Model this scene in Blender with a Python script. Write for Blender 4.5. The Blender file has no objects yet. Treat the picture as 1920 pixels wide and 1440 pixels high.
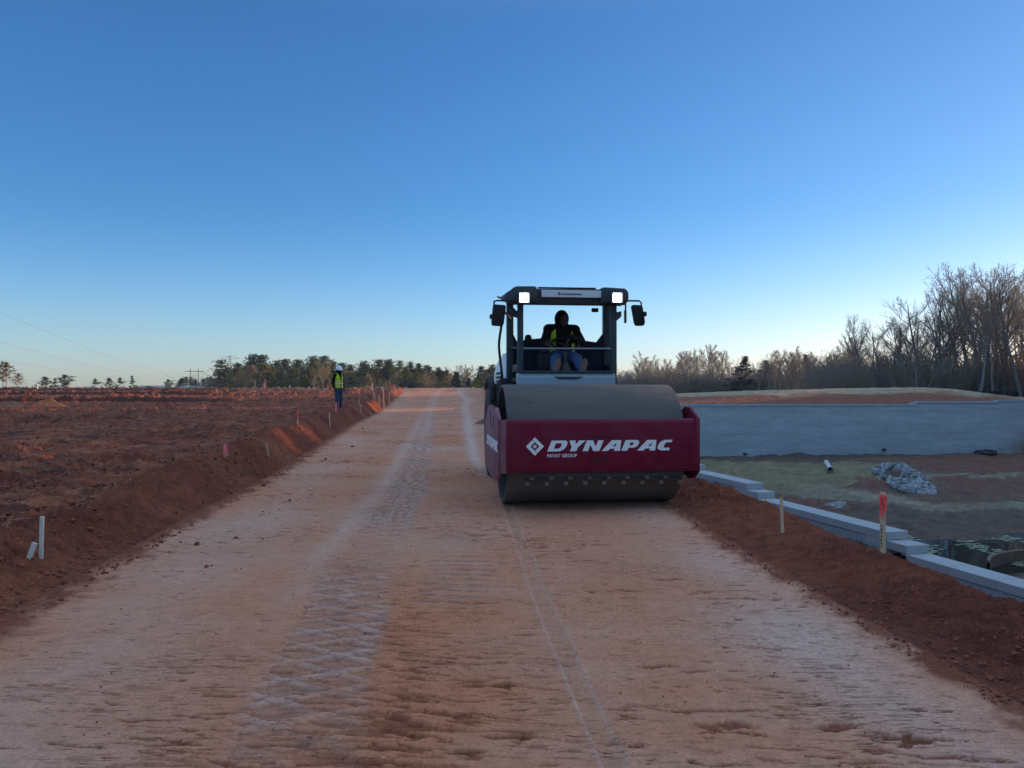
import bpy, bmesh, math, random
import numpy as np
from mathutils import Vector, Matrix

sc = bpy.context.scene
COL = sc.collection
R = math.radians

# ------------------------------------------------------------------ camera, sky, sun
CZ, FPX, HOR = 1.45, 1443.0, 727.0
cam_d = bpy.data.cameras.new('camera')
cam_d.sensor_width = 36.0
cam_d.lens = 36.0 * FPX / 1920.0
cam_d.shift_y = (HOR - 720.0) / 1920.0
cam_d.clip_start, cam_d.clip_end = 0.05, 8000
cam = bpy.data.objects.new('camera', cam_d)
COL.objects.link(cam)
cam.location = (0, 0, CZ)
cam.rotation_euler = (R(90), 0, 0)
sc.camera = cam

HAZE = 0.00028
SUN_AZ, SUN_EL = 62.0, 7.0          # degrees right of the view direction, above the horizon
world = bpy.data.worlds.new('World')
sc.world = world
world.use_nodes = True
wn = world.node_tree
bg = wn.nodes['Background']
sky = wn.nodes.new('ShaderNodeTexSky')
sky.sky_type = 'NISHITA'
sky.sun_disc = False
sky.sun_elevation = R(SUN_EL)
sky.sun_rotation = R(SUN_AZ)
sky.altitude = 200
sky.air_density = 1.0
sky.dust_density = 0.35
sky.ozone_density = 3.0
tint = wn.nodes.new('ShaderNodeMix')            # the camera's cool daylight balance and the added overhead fill
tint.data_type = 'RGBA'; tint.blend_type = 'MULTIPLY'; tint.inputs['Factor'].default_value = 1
# pale low air, deeper blue above, and overhead an added bright warm fill that lifts the shaded ground
geo = wn.nodes.new('ShaderNodeTexCoord'); sep = wn.nodes.new('ShaderNodeSeparateXYZ')
wn.links.new(geo.outputs['Generated'], sep.inputs[0])
def sky_mix(z0, z1, a, b_):
    r = wn.nodes.new('ShaderNodeMapRange'); r.interpolation_type = 'SMOOTHSTEP'
    r.inputs['From Min'].default_value = z0; r.inputs['From Max'].default_value = z1
    wn.links.new(sep.outputs['Z'], r.inputs['Value'])
    m = wn.nodes.new('ShaderNodeMix'); m.data_type = 'RGBA'
    for k, c in (('A', a), ('B', b_)):
        if isinstance(c, tuple): m.inputs[k].default_value = (*c, 1)
        else: wn.links.new(c, m.inputs[k])
    wn.links.new(r.outputs[0], m.inputs['Factor'])
    return m
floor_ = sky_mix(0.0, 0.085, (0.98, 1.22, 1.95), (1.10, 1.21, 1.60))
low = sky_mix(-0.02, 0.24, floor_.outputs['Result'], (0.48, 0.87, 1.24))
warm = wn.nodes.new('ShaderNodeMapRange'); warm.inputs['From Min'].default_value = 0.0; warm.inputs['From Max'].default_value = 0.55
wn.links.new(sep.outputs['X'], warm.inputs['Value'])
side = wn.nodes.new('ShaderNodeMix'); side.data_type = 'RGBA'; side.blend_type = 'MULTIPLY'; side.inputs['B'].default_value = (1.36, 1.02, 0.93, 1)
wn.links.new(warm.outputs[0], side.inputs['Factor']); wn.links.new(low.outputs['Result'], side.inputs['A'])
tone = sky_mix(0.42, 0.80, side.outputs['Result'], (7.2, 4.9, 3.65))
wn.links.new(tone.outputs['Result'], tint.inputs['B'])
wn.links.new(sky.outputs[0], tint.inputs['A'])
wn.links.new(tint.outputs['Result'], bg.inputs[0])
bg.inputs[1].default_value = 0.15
sun_d = bpy.data.lights.new('sun', 'SUN')
sun_d.energy = 5.0
sun_d.angle = R(0.5)
sun_d.color = (1.0, 0.58, 0.27)
sun = bpy.data.objects.new('sun', sun_d)
COL.objects.link(sun)
sd = Vector((math.sin(R(SUN_AZ)) * math.cos(R(SUN_EL)), math.cos(R(SUN_AZ)) * math.cos(R(SUN_EL)), math.sin(R(SUN_EL))))
sun.rotation_euler = sd.to_track_quat('Z', 'Y').to_euler()
sun.location = (60, 40, 30)
vs = sc.view_settings
vs.view_transform = 'Standard'
vs.look = 'None'
vs.gamma = 1
vs.exposure = 0.5

# ------------------------------------------------------------------ small helpers
def tag(o, label=None, cat=None, group=None, kind=None):
    if label: o['label'] = label
    if cat: o['category'] = cat
    if group: o['group'] = group
    if kind: o['kind'] = kind
    return o

def empty(name, loc=(0, 0, 0), rz=0.0):
    o = bpy.data.objects.new(name, None)
    o.empty_display_size = 0.2
    COL.objects.link(o)
    o.location = loc
    o.rotation_euler = (0, 0, rz)
    return o

def link_mesh(name, me, parent=None, mat=None):
    if mat is not None and len(me.materials) == 0:
        me.materials.append(mat)
    o = bpy.data.objects.new(name, me)
    COL.objects.link(o)
    if parent: o.parent = parent
    return o

def np_mesh(name, V, F, smooth=False):
    """V (n,3) array, F list of (m,k) index arrays or one array"""
    me = bpy.data.meshes.new(name)
    if not isinstance(F, (list, tuple)): F = [F]
    F = [np.asarray(f) for f in F if len(f)]
    V = np.asarray(V, dtype=np.float32)
    me.vertices.add(len(V))
    me.vertices.foreach_set('co', V.ravel())
    loops = np.concatenate([f.ravel() for f in F]).astype(np.int32)
    tot = np.concatenate([np.full(len(f), f.shape[1]) for f in F]).astype(np.int32)
    start = np.concatenate([[0], np.cumsum(tot)[:-1]]).astype(np.int32)
    me.loops.add(len(loops))
    me.loops.foreach_set('vertex_index', loops)
    me.polygons.add(len(tot))
    me.polygons.foreach_set('loop_start', start)
    me.polygons.foreach_set('loop_total', tot)
    if smooth:
        me.polygons.foreach_set('use_smooth', np.ones(len(tot), dtype=bool))
    me.update(calc_edges=True)
    me.validate()
    return me

class MB:
    """collects shapes, builds ONE mesh object"""
    def __init__(s):
        s.v, s.f = [], []
    def add(s, vs_, fs):
        n = len(s.v)
        s.v += [tuple(p) for p in vs_]
        s.f += [tuple(i + n for i in q) for q in fs]
    def box(s, c, d, bevel=0.0, rot=None, seg=2):
        bm = bmesh.new()
        bmesh.ops.create_cube(bm, size=1)
        for v in bm.verts: v.co = Vector((v.co.x * d[0], v.co.y * d[1], v.co.z * d[2]))
        if bevel: bmesh.ops.bevel(bm, geom=bm.edges[:], offset=bevel, segments=seg, affect='EDGES', profile=0.5)
        m = Matrix.Translation(Vector(c))
        if rot is not None: m = m @ rot.to_4x4()
        bm.transform(m)
        bm.verts.index_update()
        s.add([v.co for v in bm.verts], [[v.index for v in f.verts] for f in bm.faces])
        bm.free()
    def prism(s, poly, axis, a, b, bevel=0.0):
        """poly: 2D outline; axis: the extrude axis 0,1,2; other two axes in order"""
        def P(p, h):
            if axis == 0: return (h, p[0], p[1])
            if axis == 1: return (p[0], h, p[1])
            return (p[0], p[1], h)
        bm = bmesh.new()
        va = [bm.verts.new(P(p, a)) for p in poly]
        vb = [bm.verts.new(P(p, b)) for p in poly]
        n = len(poly)
        bm.faces.new(va); bm.faces.new(vb[::-1])
        for i in range(n): bm.faces.new((va[i], vb[i], vb[(i + 1) % n], va[(i + 1) % n]))
        bmesh.ops.recalc_face_normals(bm, faces=bm.faces[:])
        if bevel: bmesh.ops.bevel(bm, geom=bm.edges[:], offset=bevel, segments=2, affect='EDGES', profile=0.5)
        bm.verts.index_update()
        s.add([v.co for v in bm.verts], [[v.index for v in f.verts] for f in bm.faces])
        bm.free()
    def tube(s, pts, r, n=8, cap=True):
        pts = [Vector(p) for p in pts]
        rs = r if isinstance(r, (list, tuple)) else [r] * len(pts)
        V, F = [], []
        prev = None
        for i, p in enumerate(pts):
            d = (pts[min(i + 1, len(pts) - 1)] - pts[max(i - 1, 0)]).normalized()
            a = prev if prev is not None else (Vector((0, 0, 1)) if abs(d.z) < 0.9 else Vector((1, 0, 0)))
            u = (a - d * a.dot(d)).normalized()
            prev = u
            w = d.cross(u)
            for k in range(n):
                t = 2 * math.pi * k / n
                V.append(p + (u * math.cos(t) + w * math.sin(t)) * rs[i])
        for i in range(len(pts) - 1):
            for k in range(n):
                k2 = (k + 1) % n
                F.append((i * n + k, i * n + k2, (i + 1) * n + k2, (i + 1) * n + k))
        if cap:
            F.append(tuple(range(n))[::-1]); F.append(tuple((len(pts) - 1) * n + k for k in range(n)))
        s.add(V, F)
    def lathe(s, prof, axis=2, n=32, c=(0, 0, 0), closed=False):
        """prof: (radius, height) pairs about an axis"""
        V, F = [], []
        for r, h in prof:
            for k in range(n):
                t = 2 * math.pi * k / n
                a, b = r * math.cos(t), r * math.sin(t)
                p = {0: (h, a, b), 1: (a, h, b), 2: (a, b, h)}[axis]
                V.append((p[0] + c[0], p[1] + c[1], p[2] + c[2]))
        m = len(prof)
        for i in range(m if closed else m - 1):
            j = (i + 1) % m
            for k in range(n):
                k2 = (k + 1) % n
                F.append((i * n + k, i * n + k2, j * n + k2, j * n + k))
        s.add(V, F)
    def build(s, name, mat, parent=None, smooth=False, angle=None):
        me = bpy.data.meshes.new(name)
        me.from_pydata([tuple(v) for v in s.v], [], s.f)
        me.materials.append(mat)
        bm = bmesh.new(); bm.from_mesh(me)
        bmesh.ops.recalc_face_normals(bm, faces=bm.faces[:])
        bm.to_mesh(me); bm.free()
        if smooth:
            for p in me.polygons: p.use_smooth = True
            try: me.set_sharp_from_angle(angle=R(angle or 35))
            except Exception: pass
        return link_mesh(name, me, parent)

def bez(pts, n=10):
    """Catmull-Rom through pts"""
    P = [Vector(p) for p in pts]
    P = [P[0] * 2 - P[1]] + P + [P[-1] * 2 - P[-2]]
    out = []
    for i in range(1, len(P) - 2):
        for k in range(n):
            t = k / n
            a, b, c, d = P[i - 1], P[i], P[i + 1], P[i + 2]
            out.append(0.5 * (2 * b + (c - a) * t + (2 * a - 5 * b + 4 * c - d) * t * t + (3 * b - a - 3 * c + d) * t ** 3))
    out.append(P[-2])
    return out

# ------------------------------------------------------------------ numpy noise
_rng = np.random.RandomState(7)
_perm = _rng.permutation(4096)
_gang = _rng.rand(4096) * 2 * np.pi
_gx, _gy = np.cos(_gang), np.sin(_gang)
def perlin(x, y, seed=0):
    x = np.asarray(x, dtype=np.float64); y = np.asarray(y, dtype=np.float64)
    xi = np.floor(x).astype(np.int64); yi = np.floor(y).astype(np.int64)
    xf, yf = x - xi, y - yi
    u = xf * xf * xf * (xf * (xf * 6 - 15) + 10); v = yf * yf * yf * (yf * (yf * 6 - 15) + 10)
    def g(i, j, dx, dy):
        h = _perm[(_perm[(i + seed * 131) & 4095] + j * 7 + seed) & 4095]
        return _gx[h] * dx + _gy[h] * dy
    a = g(xi, yi, xf, yf); b = g(xi + 1, yi, xf - 1, yf)
    c = g(xi, yi + 1, xf, yf - 1); d = g(xi + 1, yi + 1, xf - 1, yf - 1)
    return ((a + (b - a) * u) + ((c + (d - c) * u) - (a + (b - a) * u)) * v) * 1.5
def fbm(x, y, seed=0, octv=4, gain=0.5):
    s = 0; a = 1.0; f = 1.0
    for k in range(octv):
        s = s + a * perlin(x * f, y * f, seed + k * 17); a *= gain; f *= 2.03
    return s
def sst(a, b, x):
    t = np.clip((x - a) / (b - a), 0, 1)
    return t * t * (3 - 2 * t)
def mix(a, b, t): return a + (b - a) * t

# ------------------------------------------------------------------ materials
def nodes(m):
    m.use_nodes = True
    nt = m.node_tree
    return nt, nt.nodes['Principled BSDF']

def mat(name, col, rough=0.6, metal=0.0, var=0.12, scale=6.0, bump=0.0, bscale=40.0, dirt=0.0, dirt_col=(0.22, 0.11, 0.075), dscale=3.0, spec=0.5, stretch=None):
    m = bpy.data.materials.new(name)
    nt, b = nodes(m)
    L = nt.links.new
    tc = nt.nodes.new('ShaderNodeTexCoord')
    mp = nt.nodes.new('ShaderNodeMapping')
    if stretch: mp.inputs['Scale'].default_value = stretch
    L(tc.outputs['Object'], mp.inputs['Vector'])
    n1 = nt.nodes.new('ShaderNodeTexNoise')
    n1.inputs['Scale'].default_value = scale; n1.inputs['Detail'].default_value = 6; n1.inputs['Roughness'].default_value = 0.6
    L(mp.outputs[0], n1.inputs['Vector'])
    cr = nt.nodes.new('ShaderNodeMapRange')
    cr.inputs['From Min'].default_value = 0.25; cr.inputs['From Max'].default_value = 0.75
    cr.inputs['To Min'].default_value = 1 - var; cr.inputs['To Max'].default_value = 1 + var
    L(n1.outputs['Fac'], cr.inputs['Value'])
    mx = nt.nodes.new('ShaderNodeMix'); mx.data_type = 'RGBA'; mx.blend_type = 'MULTIPLY'; mx.inputs['Factor'].default_value = 1
    mx.inputs['A'].default_value = (*col, 1)
    L(cr.outputs[0], mx.inputs['B'])
    out = mx.outputs['Result']
    b.inputs['Roughness'].default_value = rough
    b.inputs['Metallic'].default_value = metal
    b.inputs['Specular IOR Level'].default_value = spec
    if dirt:
        n2 = nt.nodes.new('ShaderNodeTexNoise')
        n2.inputs['Scale'].default_value = dscale; n2.inputs['Detail'].default_value = 9; n2.inputs['Roughness'].default_value = 0.7
        L(mp.outputs[0], n2.inputs['Vector'])
        r2 = nt.nodes.new('ShaderNodeMapRange')
        r2.inputs['From Min'].default_value = 0.42; r2.inputs['From Max'].default_value = 0.75; r2.inputs['To Max'].default_value = dirt
        L(n2.outputs['Fac'], r2.inputs['Value'])
        m2 = nt.nodes.new('ShaderNodeMix'); m2.data_type = 'RGBA'
        L(r2.outputs[0], m2.inputs['Factor']); L(out, m2.inputs['A']); m2.inputs['B'].default_value = (*dirt_col, 1)
        out = m2.outputs['Result']
        rr = nt.nodes.new('ShaderNodeMix'); rr.data_type = 'FLOAT'
        L(r2.outputs[0], rr.inputs['Factor']); rr.inputs['A'].default_value = rough; rr.inputs['B'].default_value = 0.9
        L(rr.outputs['Result'], b.inputs['Roughness'])
    L(out, b.inputs['Base Color'])
    if bump:
        nb = nt.nodes.new('ShaderNodeTexNoise'); nb.inputs['Scale'].default_value = bscale; nb.inputs['Detail'].default_value = 5
        L(mp.outputs[0], nb.inputs['Vector'])
        bp = nt.nodes.new('ShaderNodeBump'); bp.inputs['Strength'].default_value = bump; bp.inputs['Distance'].default_value = 0.01
        L(nb.outputs['Fac'], bp.inputs['Height']); L(bp.outputs[0], b.inputs['Normal'])
    return m

def ground_mat(name, bscale=22.0, bdist=0.03, var=0.35, vscale=5.0, rough=0.96, fine=60.0, spec=0.05):
    """soil whose own colour is the mesh attribute 'soil', broken up by noise, with granular relief"""
    m = bpy.data.materials.new(name)
    nt, b = nodes(m); L = nt.links.new
    at = nt.nodes.new('ShaderNodeAttribute'); at.attribute_name = 'soil'
    tc = nt.nodes.new('ShaderNodeTexCoord')
    n1 = nt.nodes.new('ShaderNodeTexNoise'); n1.inputs['Scale'].default_value = vscale; n1.inputs['Detail'].default_value = 8; n1.inputs['Roughness'].default_value = 0.68
    L(tc.outputs['Object'], n1.inputs['Vector'])
    mr = nt.nodes.new('ShaderNodeMapRange'); mr.inputs['From Min'].default_value = 0.3; mr.inputs['From Max'].default_value = 0.7
    mr.inputs['To Min'].default_value = 1 - var; mr.inputs['To Max'].default_value = 1 + var
    L(n1.outputs['Fac'], mr.inputs['Value'])
    mx = nt.nodes.new('ShaderNodeMix'); mx.data_type = 'RGBA'; mx.blend_type = 'MULTIPLY'; mx.inputs['Factor'].default_value = 1
    L(at.outputs['Color'], mx.inputs['A']); L(mr.outputs[0], mx.inputs['B'])
    L(mx.outputs['Result'], b.inputs['Base Color'])
    b.inputs['Roughness'].default_value = rough
    b.inputs['Specular IOR Level'].default_value = spec
    n2 = nt.nodes.new('ShaderNodeTexNoise'); n2.inputs['Scale'].default_value = bscale; n2.inputs['Detail'].default_value = 6; n2.inputs['Roughness'].default_value = 0.65
    L(tc.outputs['Object'], n2.inputs['Vector'])
    v = nt.nodes.new('ShaderNodeTexVoronoi'); v.inputs['Scale'].default_value = fine
    L(tc.outputs['Object'], v.inputs['Vector'])
    ad = nt.nodes.new('ShaderNodeMath'); ad.operation = 'MULTIPLY_ADD'
    L(v.outputs['Distance'], ad.inputs[0]); ad.inputs[1].default_value = -0.35; L(n2.outputs['Fac'], ad.inputs[2])
    bp = nt.nodes.new('ShaderNodeBump'); bp.inputs['Strength'].default_value = 0.9; bp.inputs['Distance'].default_value = bdist
    L(ad.outputs[0], bp.inputs['Height']); L(bp.outputs[0], b.inputs['Normal'])
    return m

M = {}
M['soil'] = ground_mat('loose red clay', bscale=30, bdist=0.045, var=0.4, vscale=7, fine=75)
M['field'] = ground_mat('churned red clay', bscale=9, bdist=0.06, var=0.5, vscale=3.5, fine=25)
M['road'] = ground_mat('rolled red clay', bscale=45, bdist=0.006, var=0.14, vscale=9, fine=120, rough=0.95, spec=0.08)
def road_detail(m):
    nt, b = m.node_tree, m.node_tree.nodes['Principled BSDF']; L = nt.links.new
    src = b.inputs['Base Color'].links[0].from_socket; nsrc = b.inputs['Normal'].links[0].from_socket
    tc = nt.nodes.new('ShaderNodeTexCoord'); mp = nt.nodes.new('ShaderNodeMapping')
    mp.inputs['Rotation'].default_value = (0, 0, R(-5.7)); mp.inputs['Scale'].default_value = (10, 75, 1)
    L(tc.outputs['Object'], mp.inputs[0])
    n = nt.nodes.new('ShaderNodeTexNoise'); n.inputs['Scale'].default_value = 1; n.inputs['Detail'].default_value = 5; n.inputs['Roughness'].default_value = .62; n.inputs['Distortion'].default_value = .6
    L(mp.outputs[0], n.inputs['Vector'])
    pt = nt.nodes.new('ShaderNodeTexNoise'); pt.inputs['Scale'].default_value = .9; pt.inputs['Detail'].default_value = 4; L(tc.outputs['Object'], pt.inputs['Vector'])
    ad = nt.nodes.new('ShaderNodeMath'); ad.operation = 'MULTIPLY_ADD'; L(pt.outputs['Fac'], ad.inputs[0]); ad.inputs[1].default_value = .55; L(n.outputs['Fac'], ad.inputs[2])
    r = nt.nodes.new('ShaderNodeMapRange'); r.inputs['From Min'].default_value = .90; r.inputs['From Max'].default_value = 1.0; r.inputs['To Max'].default_value = .6
    L(ad.outputs[0], r.inputs['Value'])
    x = nt.nodes.new('ShaderNodeMix'); x.data_type = 'RGBA'; L(r.outputs[0], x.inputs['Factor']); L(src, x.inputs['A']); x.inputs['B'].default_value = (.20, .07, .042, 1)
    g = nt.nodes.new('ShaderNodeTexNoise'); g.inputs['Scale'].default_value = 55; g.inputs['Detail'].default_value = 6; g.inputs['Roughness'].default_value = .8; L(tc.outputs['Object'], g.inputs['Vector'])
    gr = nt.nodes.new('ShaderNodeMapRange'); gr.inputs['From Min'].default_value = .3; gr.inputs['From Max'].default_value = .7; gr.inputs['To Min'].default_value = .70; gr.inputs['To Max'].default_value = 1.28; L(g.outputs['Fac'], gr.inputs['Value'])
    y = nt.nodes.new('ShaderNodeMix'); y.data_type = 'RGBA'; y.blend_type = 'MULTIPLY'; y.inputs['Factor'].default_value = 1; L(x.outputs['Result'], y.inputs['A']); L(gr.outputs[0], y.inputs['B'])
    # scattered pale grit
    vo = nt.nodes.new('ShaderNodeTexVoronoi'); vo.inputs['Scale'].default_value = 16; L(tc.outputs['Object'], vo.inputs['Vector'])
    vr = nt.nodes.new('ShaderNodeMapRange'); vr.inputs['From Min'].default_value = .10; vr.inputs['From Max'].default_value = .05; L(vo.outputs['Distance'], vr.inputs['Value'])
    sc_ = nt.nodes.new('ShaderNodeSeparateColor'); L(vo.outputs['Color'], sc_.inputs[0])
    gt = nt.nodes.new('ShaderNodeMath'); gt.operation = 'GREATER_THAN'; L(sc_.outputs[0], gt.inputs[0]); gt.inputs[1].default_value = .86
    mu = nt.nodes.new('ShaderNodeMath'); mu.operation = 'MULTIPLY'; L(vr.outputs[0], mu.inputs[0]); L(gt.outputs[0], mu.inputs[1])
    z = nt.nodes.new('ShaderNodeMix'); z.data_type = 'RGBA'; L(mu.outputs[0], z.inputs['Factor']); L(y.outputs['Result'], z.inputs['A']); z.inputs['B'].default_value = (.62, .52, .46, 1)
    L(z.outputs['Result'], b.inputs['Base Color'])
    bp = nt.nodes.new('ShaderNodeBump'); bp.invert = True; bp.inputs['Strength'].default_value = .8; bp.inputs['Distance'].default_value = .012
    L(r.outputs[0], bp.inputs['Height']); L(nsrc, bp.inputs['Normal']); L(bp.outputs[0], b.inputs['Normal'])
road_detail(M['road'])
M['basin'] = ground_mat('basin soil and straw', bscale=6, bdist=0.05, var=0.35, vscale=2.0, fine=14)
def per_piece(m, lo=.6, hi=1.3):
    nt, b = m.node_tree, m.node_tree.nodes['Principled BSDF']
    src = b.inputs['Base Color'].links[0].from_socket
    g = nt.nodes.new('ShaderNodeNewGeometry'); r = nt.nodes.new('ShaderNodeMapRange'); r.inputs['To Min'].default_value = lo; r.inputs['To Max'].default_value = hi
    nt.links.new(g.outputs['Random Per Island'], r.inputs['Value'])
    x = nt.nodes.new('ShaderNodeMix'); x.data_type = 'RGBA'; x.blend_type = 'MULTIPLY'; x.inputs['Factor'].default_value = 1
    nt.links.new(src, x.inputs['A']); nt.links.new(r.outputs[0], x.inputs['B']); nt.links.new(x.outputs['Result'], b.inputs['Base Color'])
    return m
M['clod'] = per_piece(mat('clay clod', (0.27, 0.074, 0.036), 0.95, var=0.35, scale=9, bump=0.6))

# ------------------------------------------------------------------ the lie of the land
_EL = np.array([(-40, -0.5), (0, -2.8), (2, -2.95), (4.83, -3.21), (7.9, -3.55), (10.3, -3.78), (12.3, -3.95), (29, -6.15), (38, -7.1), (77, -11.2), (92, -12.9), (400, -60)])
_ER = np.array([(-40, 4.5), (0, 2.5), (2, 2.40), (3.5, 2.33), (5.14, 2.19), (7.5, 2.05), (9.6, 2.0), (15, 1.25), (20, 0.4), (30, -0.9), (45, -1.45), (70, -2.3), (92, -3.2), (400, -40)])
def EL(y): return np.interp(y, _EL[:, 0], _EL[:, 1])
def ER(y): return np.interp(y, _ER[:, 0], _ER[:, 1])
def road_z(y): return 0.98 * sst(40, 90, y)
def XW(y): return 7.14 - 0.243 * (np.maximum(y, 2) - 13.9)       # pond-side face line of the near wall
WZ = [(-10, -2.03), (7.5, -1.73), (13.75, -1.43), (13.9, -1.13), (18.0, -0.83), (21.4, -0.53), (25.0, -0.23), (28.5, 0.05)]
def wall_top(y): return np.interp(y, [0, 7.5, 13.0, 17.0, 21.0, 25.0, 29.0, 40], [-1.9, -1.6, -1.3, -1.0, -0.7, -0.35, -0.05, 0.0])
def YF(x): return 56.0 + (x - 13.6) * 0.08                        # the far wall's face
_crx = (np.array([900, 1100, 1270, 1400, 1550, 1660, 1720, 1770, 1800, 1850, 1900, 1960, 2300]) - 960) / FPX
_crz = np.array([1.1, 1.0, 0.93, 1.17, 1.36, 1.45, 1.47, 1.38, 1.26, 0.95, 0.62, 0.45, 0.45])
WATER = -4.8

def terrain(x, y, detail=True):
    x = np.asarray(x, float); y = np.asarray(y, float)
    yy = np.maximum(y, 0.5)
    t = x / yy
    rz = road_z(y)
    el, er = EL(y), ER(y)
    dl, dr = el - x, x - er
    # ---- left field
    base = np.interp(y, [0, 6, 10, 20, 32, 58], [0.0, 0.02, 0.06, 0.2, 0.33, 0.3])
    stp = 0.38 * sst(60, 60.7, y + 2 * perlin(x * .05, x * .0, 3)) + 0.34 * sst(79, 79.9, y + 2 * perlin(x * .05, x * 0, 5)) + 0.34 * sst(98, 99.2, y)
    smo = 1.03 * sst(50, 112, y)
    fz = base + mix(stp, smo, sst(-0.42, -0.33, t))
    fz = fz - 3.2 * sst(118, 150, y) * sst(-0.05, -0.15, t)
    hb = np.interp(y, [0, 3, 5, 8, 11, 15, 32, 60, 85], [.2, .2, .22, .3, .43, .5, .55, .5, .35])
    if detail: hb = hb * (1 + 0.22 * fbm(y * .55, x * .2, 11, 3))
    rise = rz + hb * sst(-0.02, 0.62, dl) ** 0.9
    left = np.where(dl < 0.75, rise, fz + (rz + hb - fz) * np.exp(-np.maximum(dl - 0.75, 0) / 0.55))
    # ---- right: berm, slope to the wall, basin, far wall, mound
    hr = np.interp(y, [0, 4, 8, 12, 20, 30, 60, 90], [.10, .10, .075, .07, .15, .4, .4, .35])
    if detail: hr = hr * (1 + 0.25 * fbm(y * .6, x * .3, 21, 3))
    wr = np.interp(y, [0, 5, 12, 30], [.9, .88, 1.1, 1.2])
    berm = rz + hr * sst(-0.02, 1, dr / wr)
    xw = XW(y)
    zg = wall_top(y) - 0.32
    ramp = np.clip((dr - wr) / np.maximum(xw - 0.75 - er - wr, 0.3), 0, 1)
    berm = np.where(dr > wr, mix(rz + hr, zg, ramp ** 0.9), berm)
    yf0 = np.interp(t, [0.2, .374, .506, .534, .665, .86], [46, 44, 38, 35.9, 37.5, 38])
    d = y - yf0
    bz = np.interp(d, [-30, -12, -9, -1.2, 0, 2.5, 10, 14], [-6.2, -5.6, -5.35, -4.42, -4.3, -4.26, -3.55, -3.5])
    edge = np.where(y < 29, xw + 0.25, np.maximum(2.6, xw))
    below = np.where(y < 29, (x > xw - 0.2).astype(float), sst(0, 5.0, x - edge))
    right = mix(berm, bz, below)
    yfar = YF(x)
    wt = 0.25
    cz = np.interp(t, _crx, _crz)
    mound = np.where(y < 69, mix(wt, cz, sst(0, 1, (y - yfar) / (69 - yfar))), mix(cz, 0.45, sst(69, 84, y)))
    mound = mix(rz + hr * np.exp(-np.maximum(dr - 1, 0)), mound, sst(2, 9, dr))
    right = np.where(y > yfar + 0.7, mound, right)
    z = np.where(dl > 0, left, np.where(dr > 0, right, rz))
    # far cross bank beyond the road's crest
    bank = 0.46 * np.exp(-((y - 95 - 1.2 * perlin(x * .15, 0 * x, 31)) / 2.4) ** 2) * sst(-16, -12, x) * sst(4, 0, x)
    z = z + bank
    return z

def to_px(x, y, z):
    yy = np.maximum(y, 0.3)
    return 960 + x / yy * FPX, HOR - (z - CZ) / yy * FPX

def ground_at(px, py, y0=2.0, y1=260.0):
    """the point of the land that the photo's pixel shows"""
    ys = np.exp(np.linspace(math.log(y0), math.log(y1), 9000))
    xs = (px - 960) / FPX * ys
    zr = CZ - (py - HOR) / FPX * ys
    h = terrain(xs, ys)
    hit = np.nonzero(zr <= h)[0]
    i = hit[0] if len(hit) else -1
    return float(xs[i]), float(ys[i]), float(h[i])
def zt(x, y): return float(terrain(np.array([x]), np.array([y]))[0])

def in_poly(px, py, poly):
    ins = np.zeros(px.shape, bool)
    n = len(poly)
    for i in range(n):
        x1, y1 = poly[i]; x2, y2 = poly[(i + 1) % n]
        c = ((y1 > py) != (y2 > py)) & (px < (x2 - x1) * (py - y1) / ((y2 - y1) or 1e-9) + x1)
        ins ^= c
    return ins

def track(y, pts):
    P = np.array(pts)
    o = np.argsort(P[:, 0])
    return np.interp(y, P[o, 0], P[o, 1])

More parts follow.
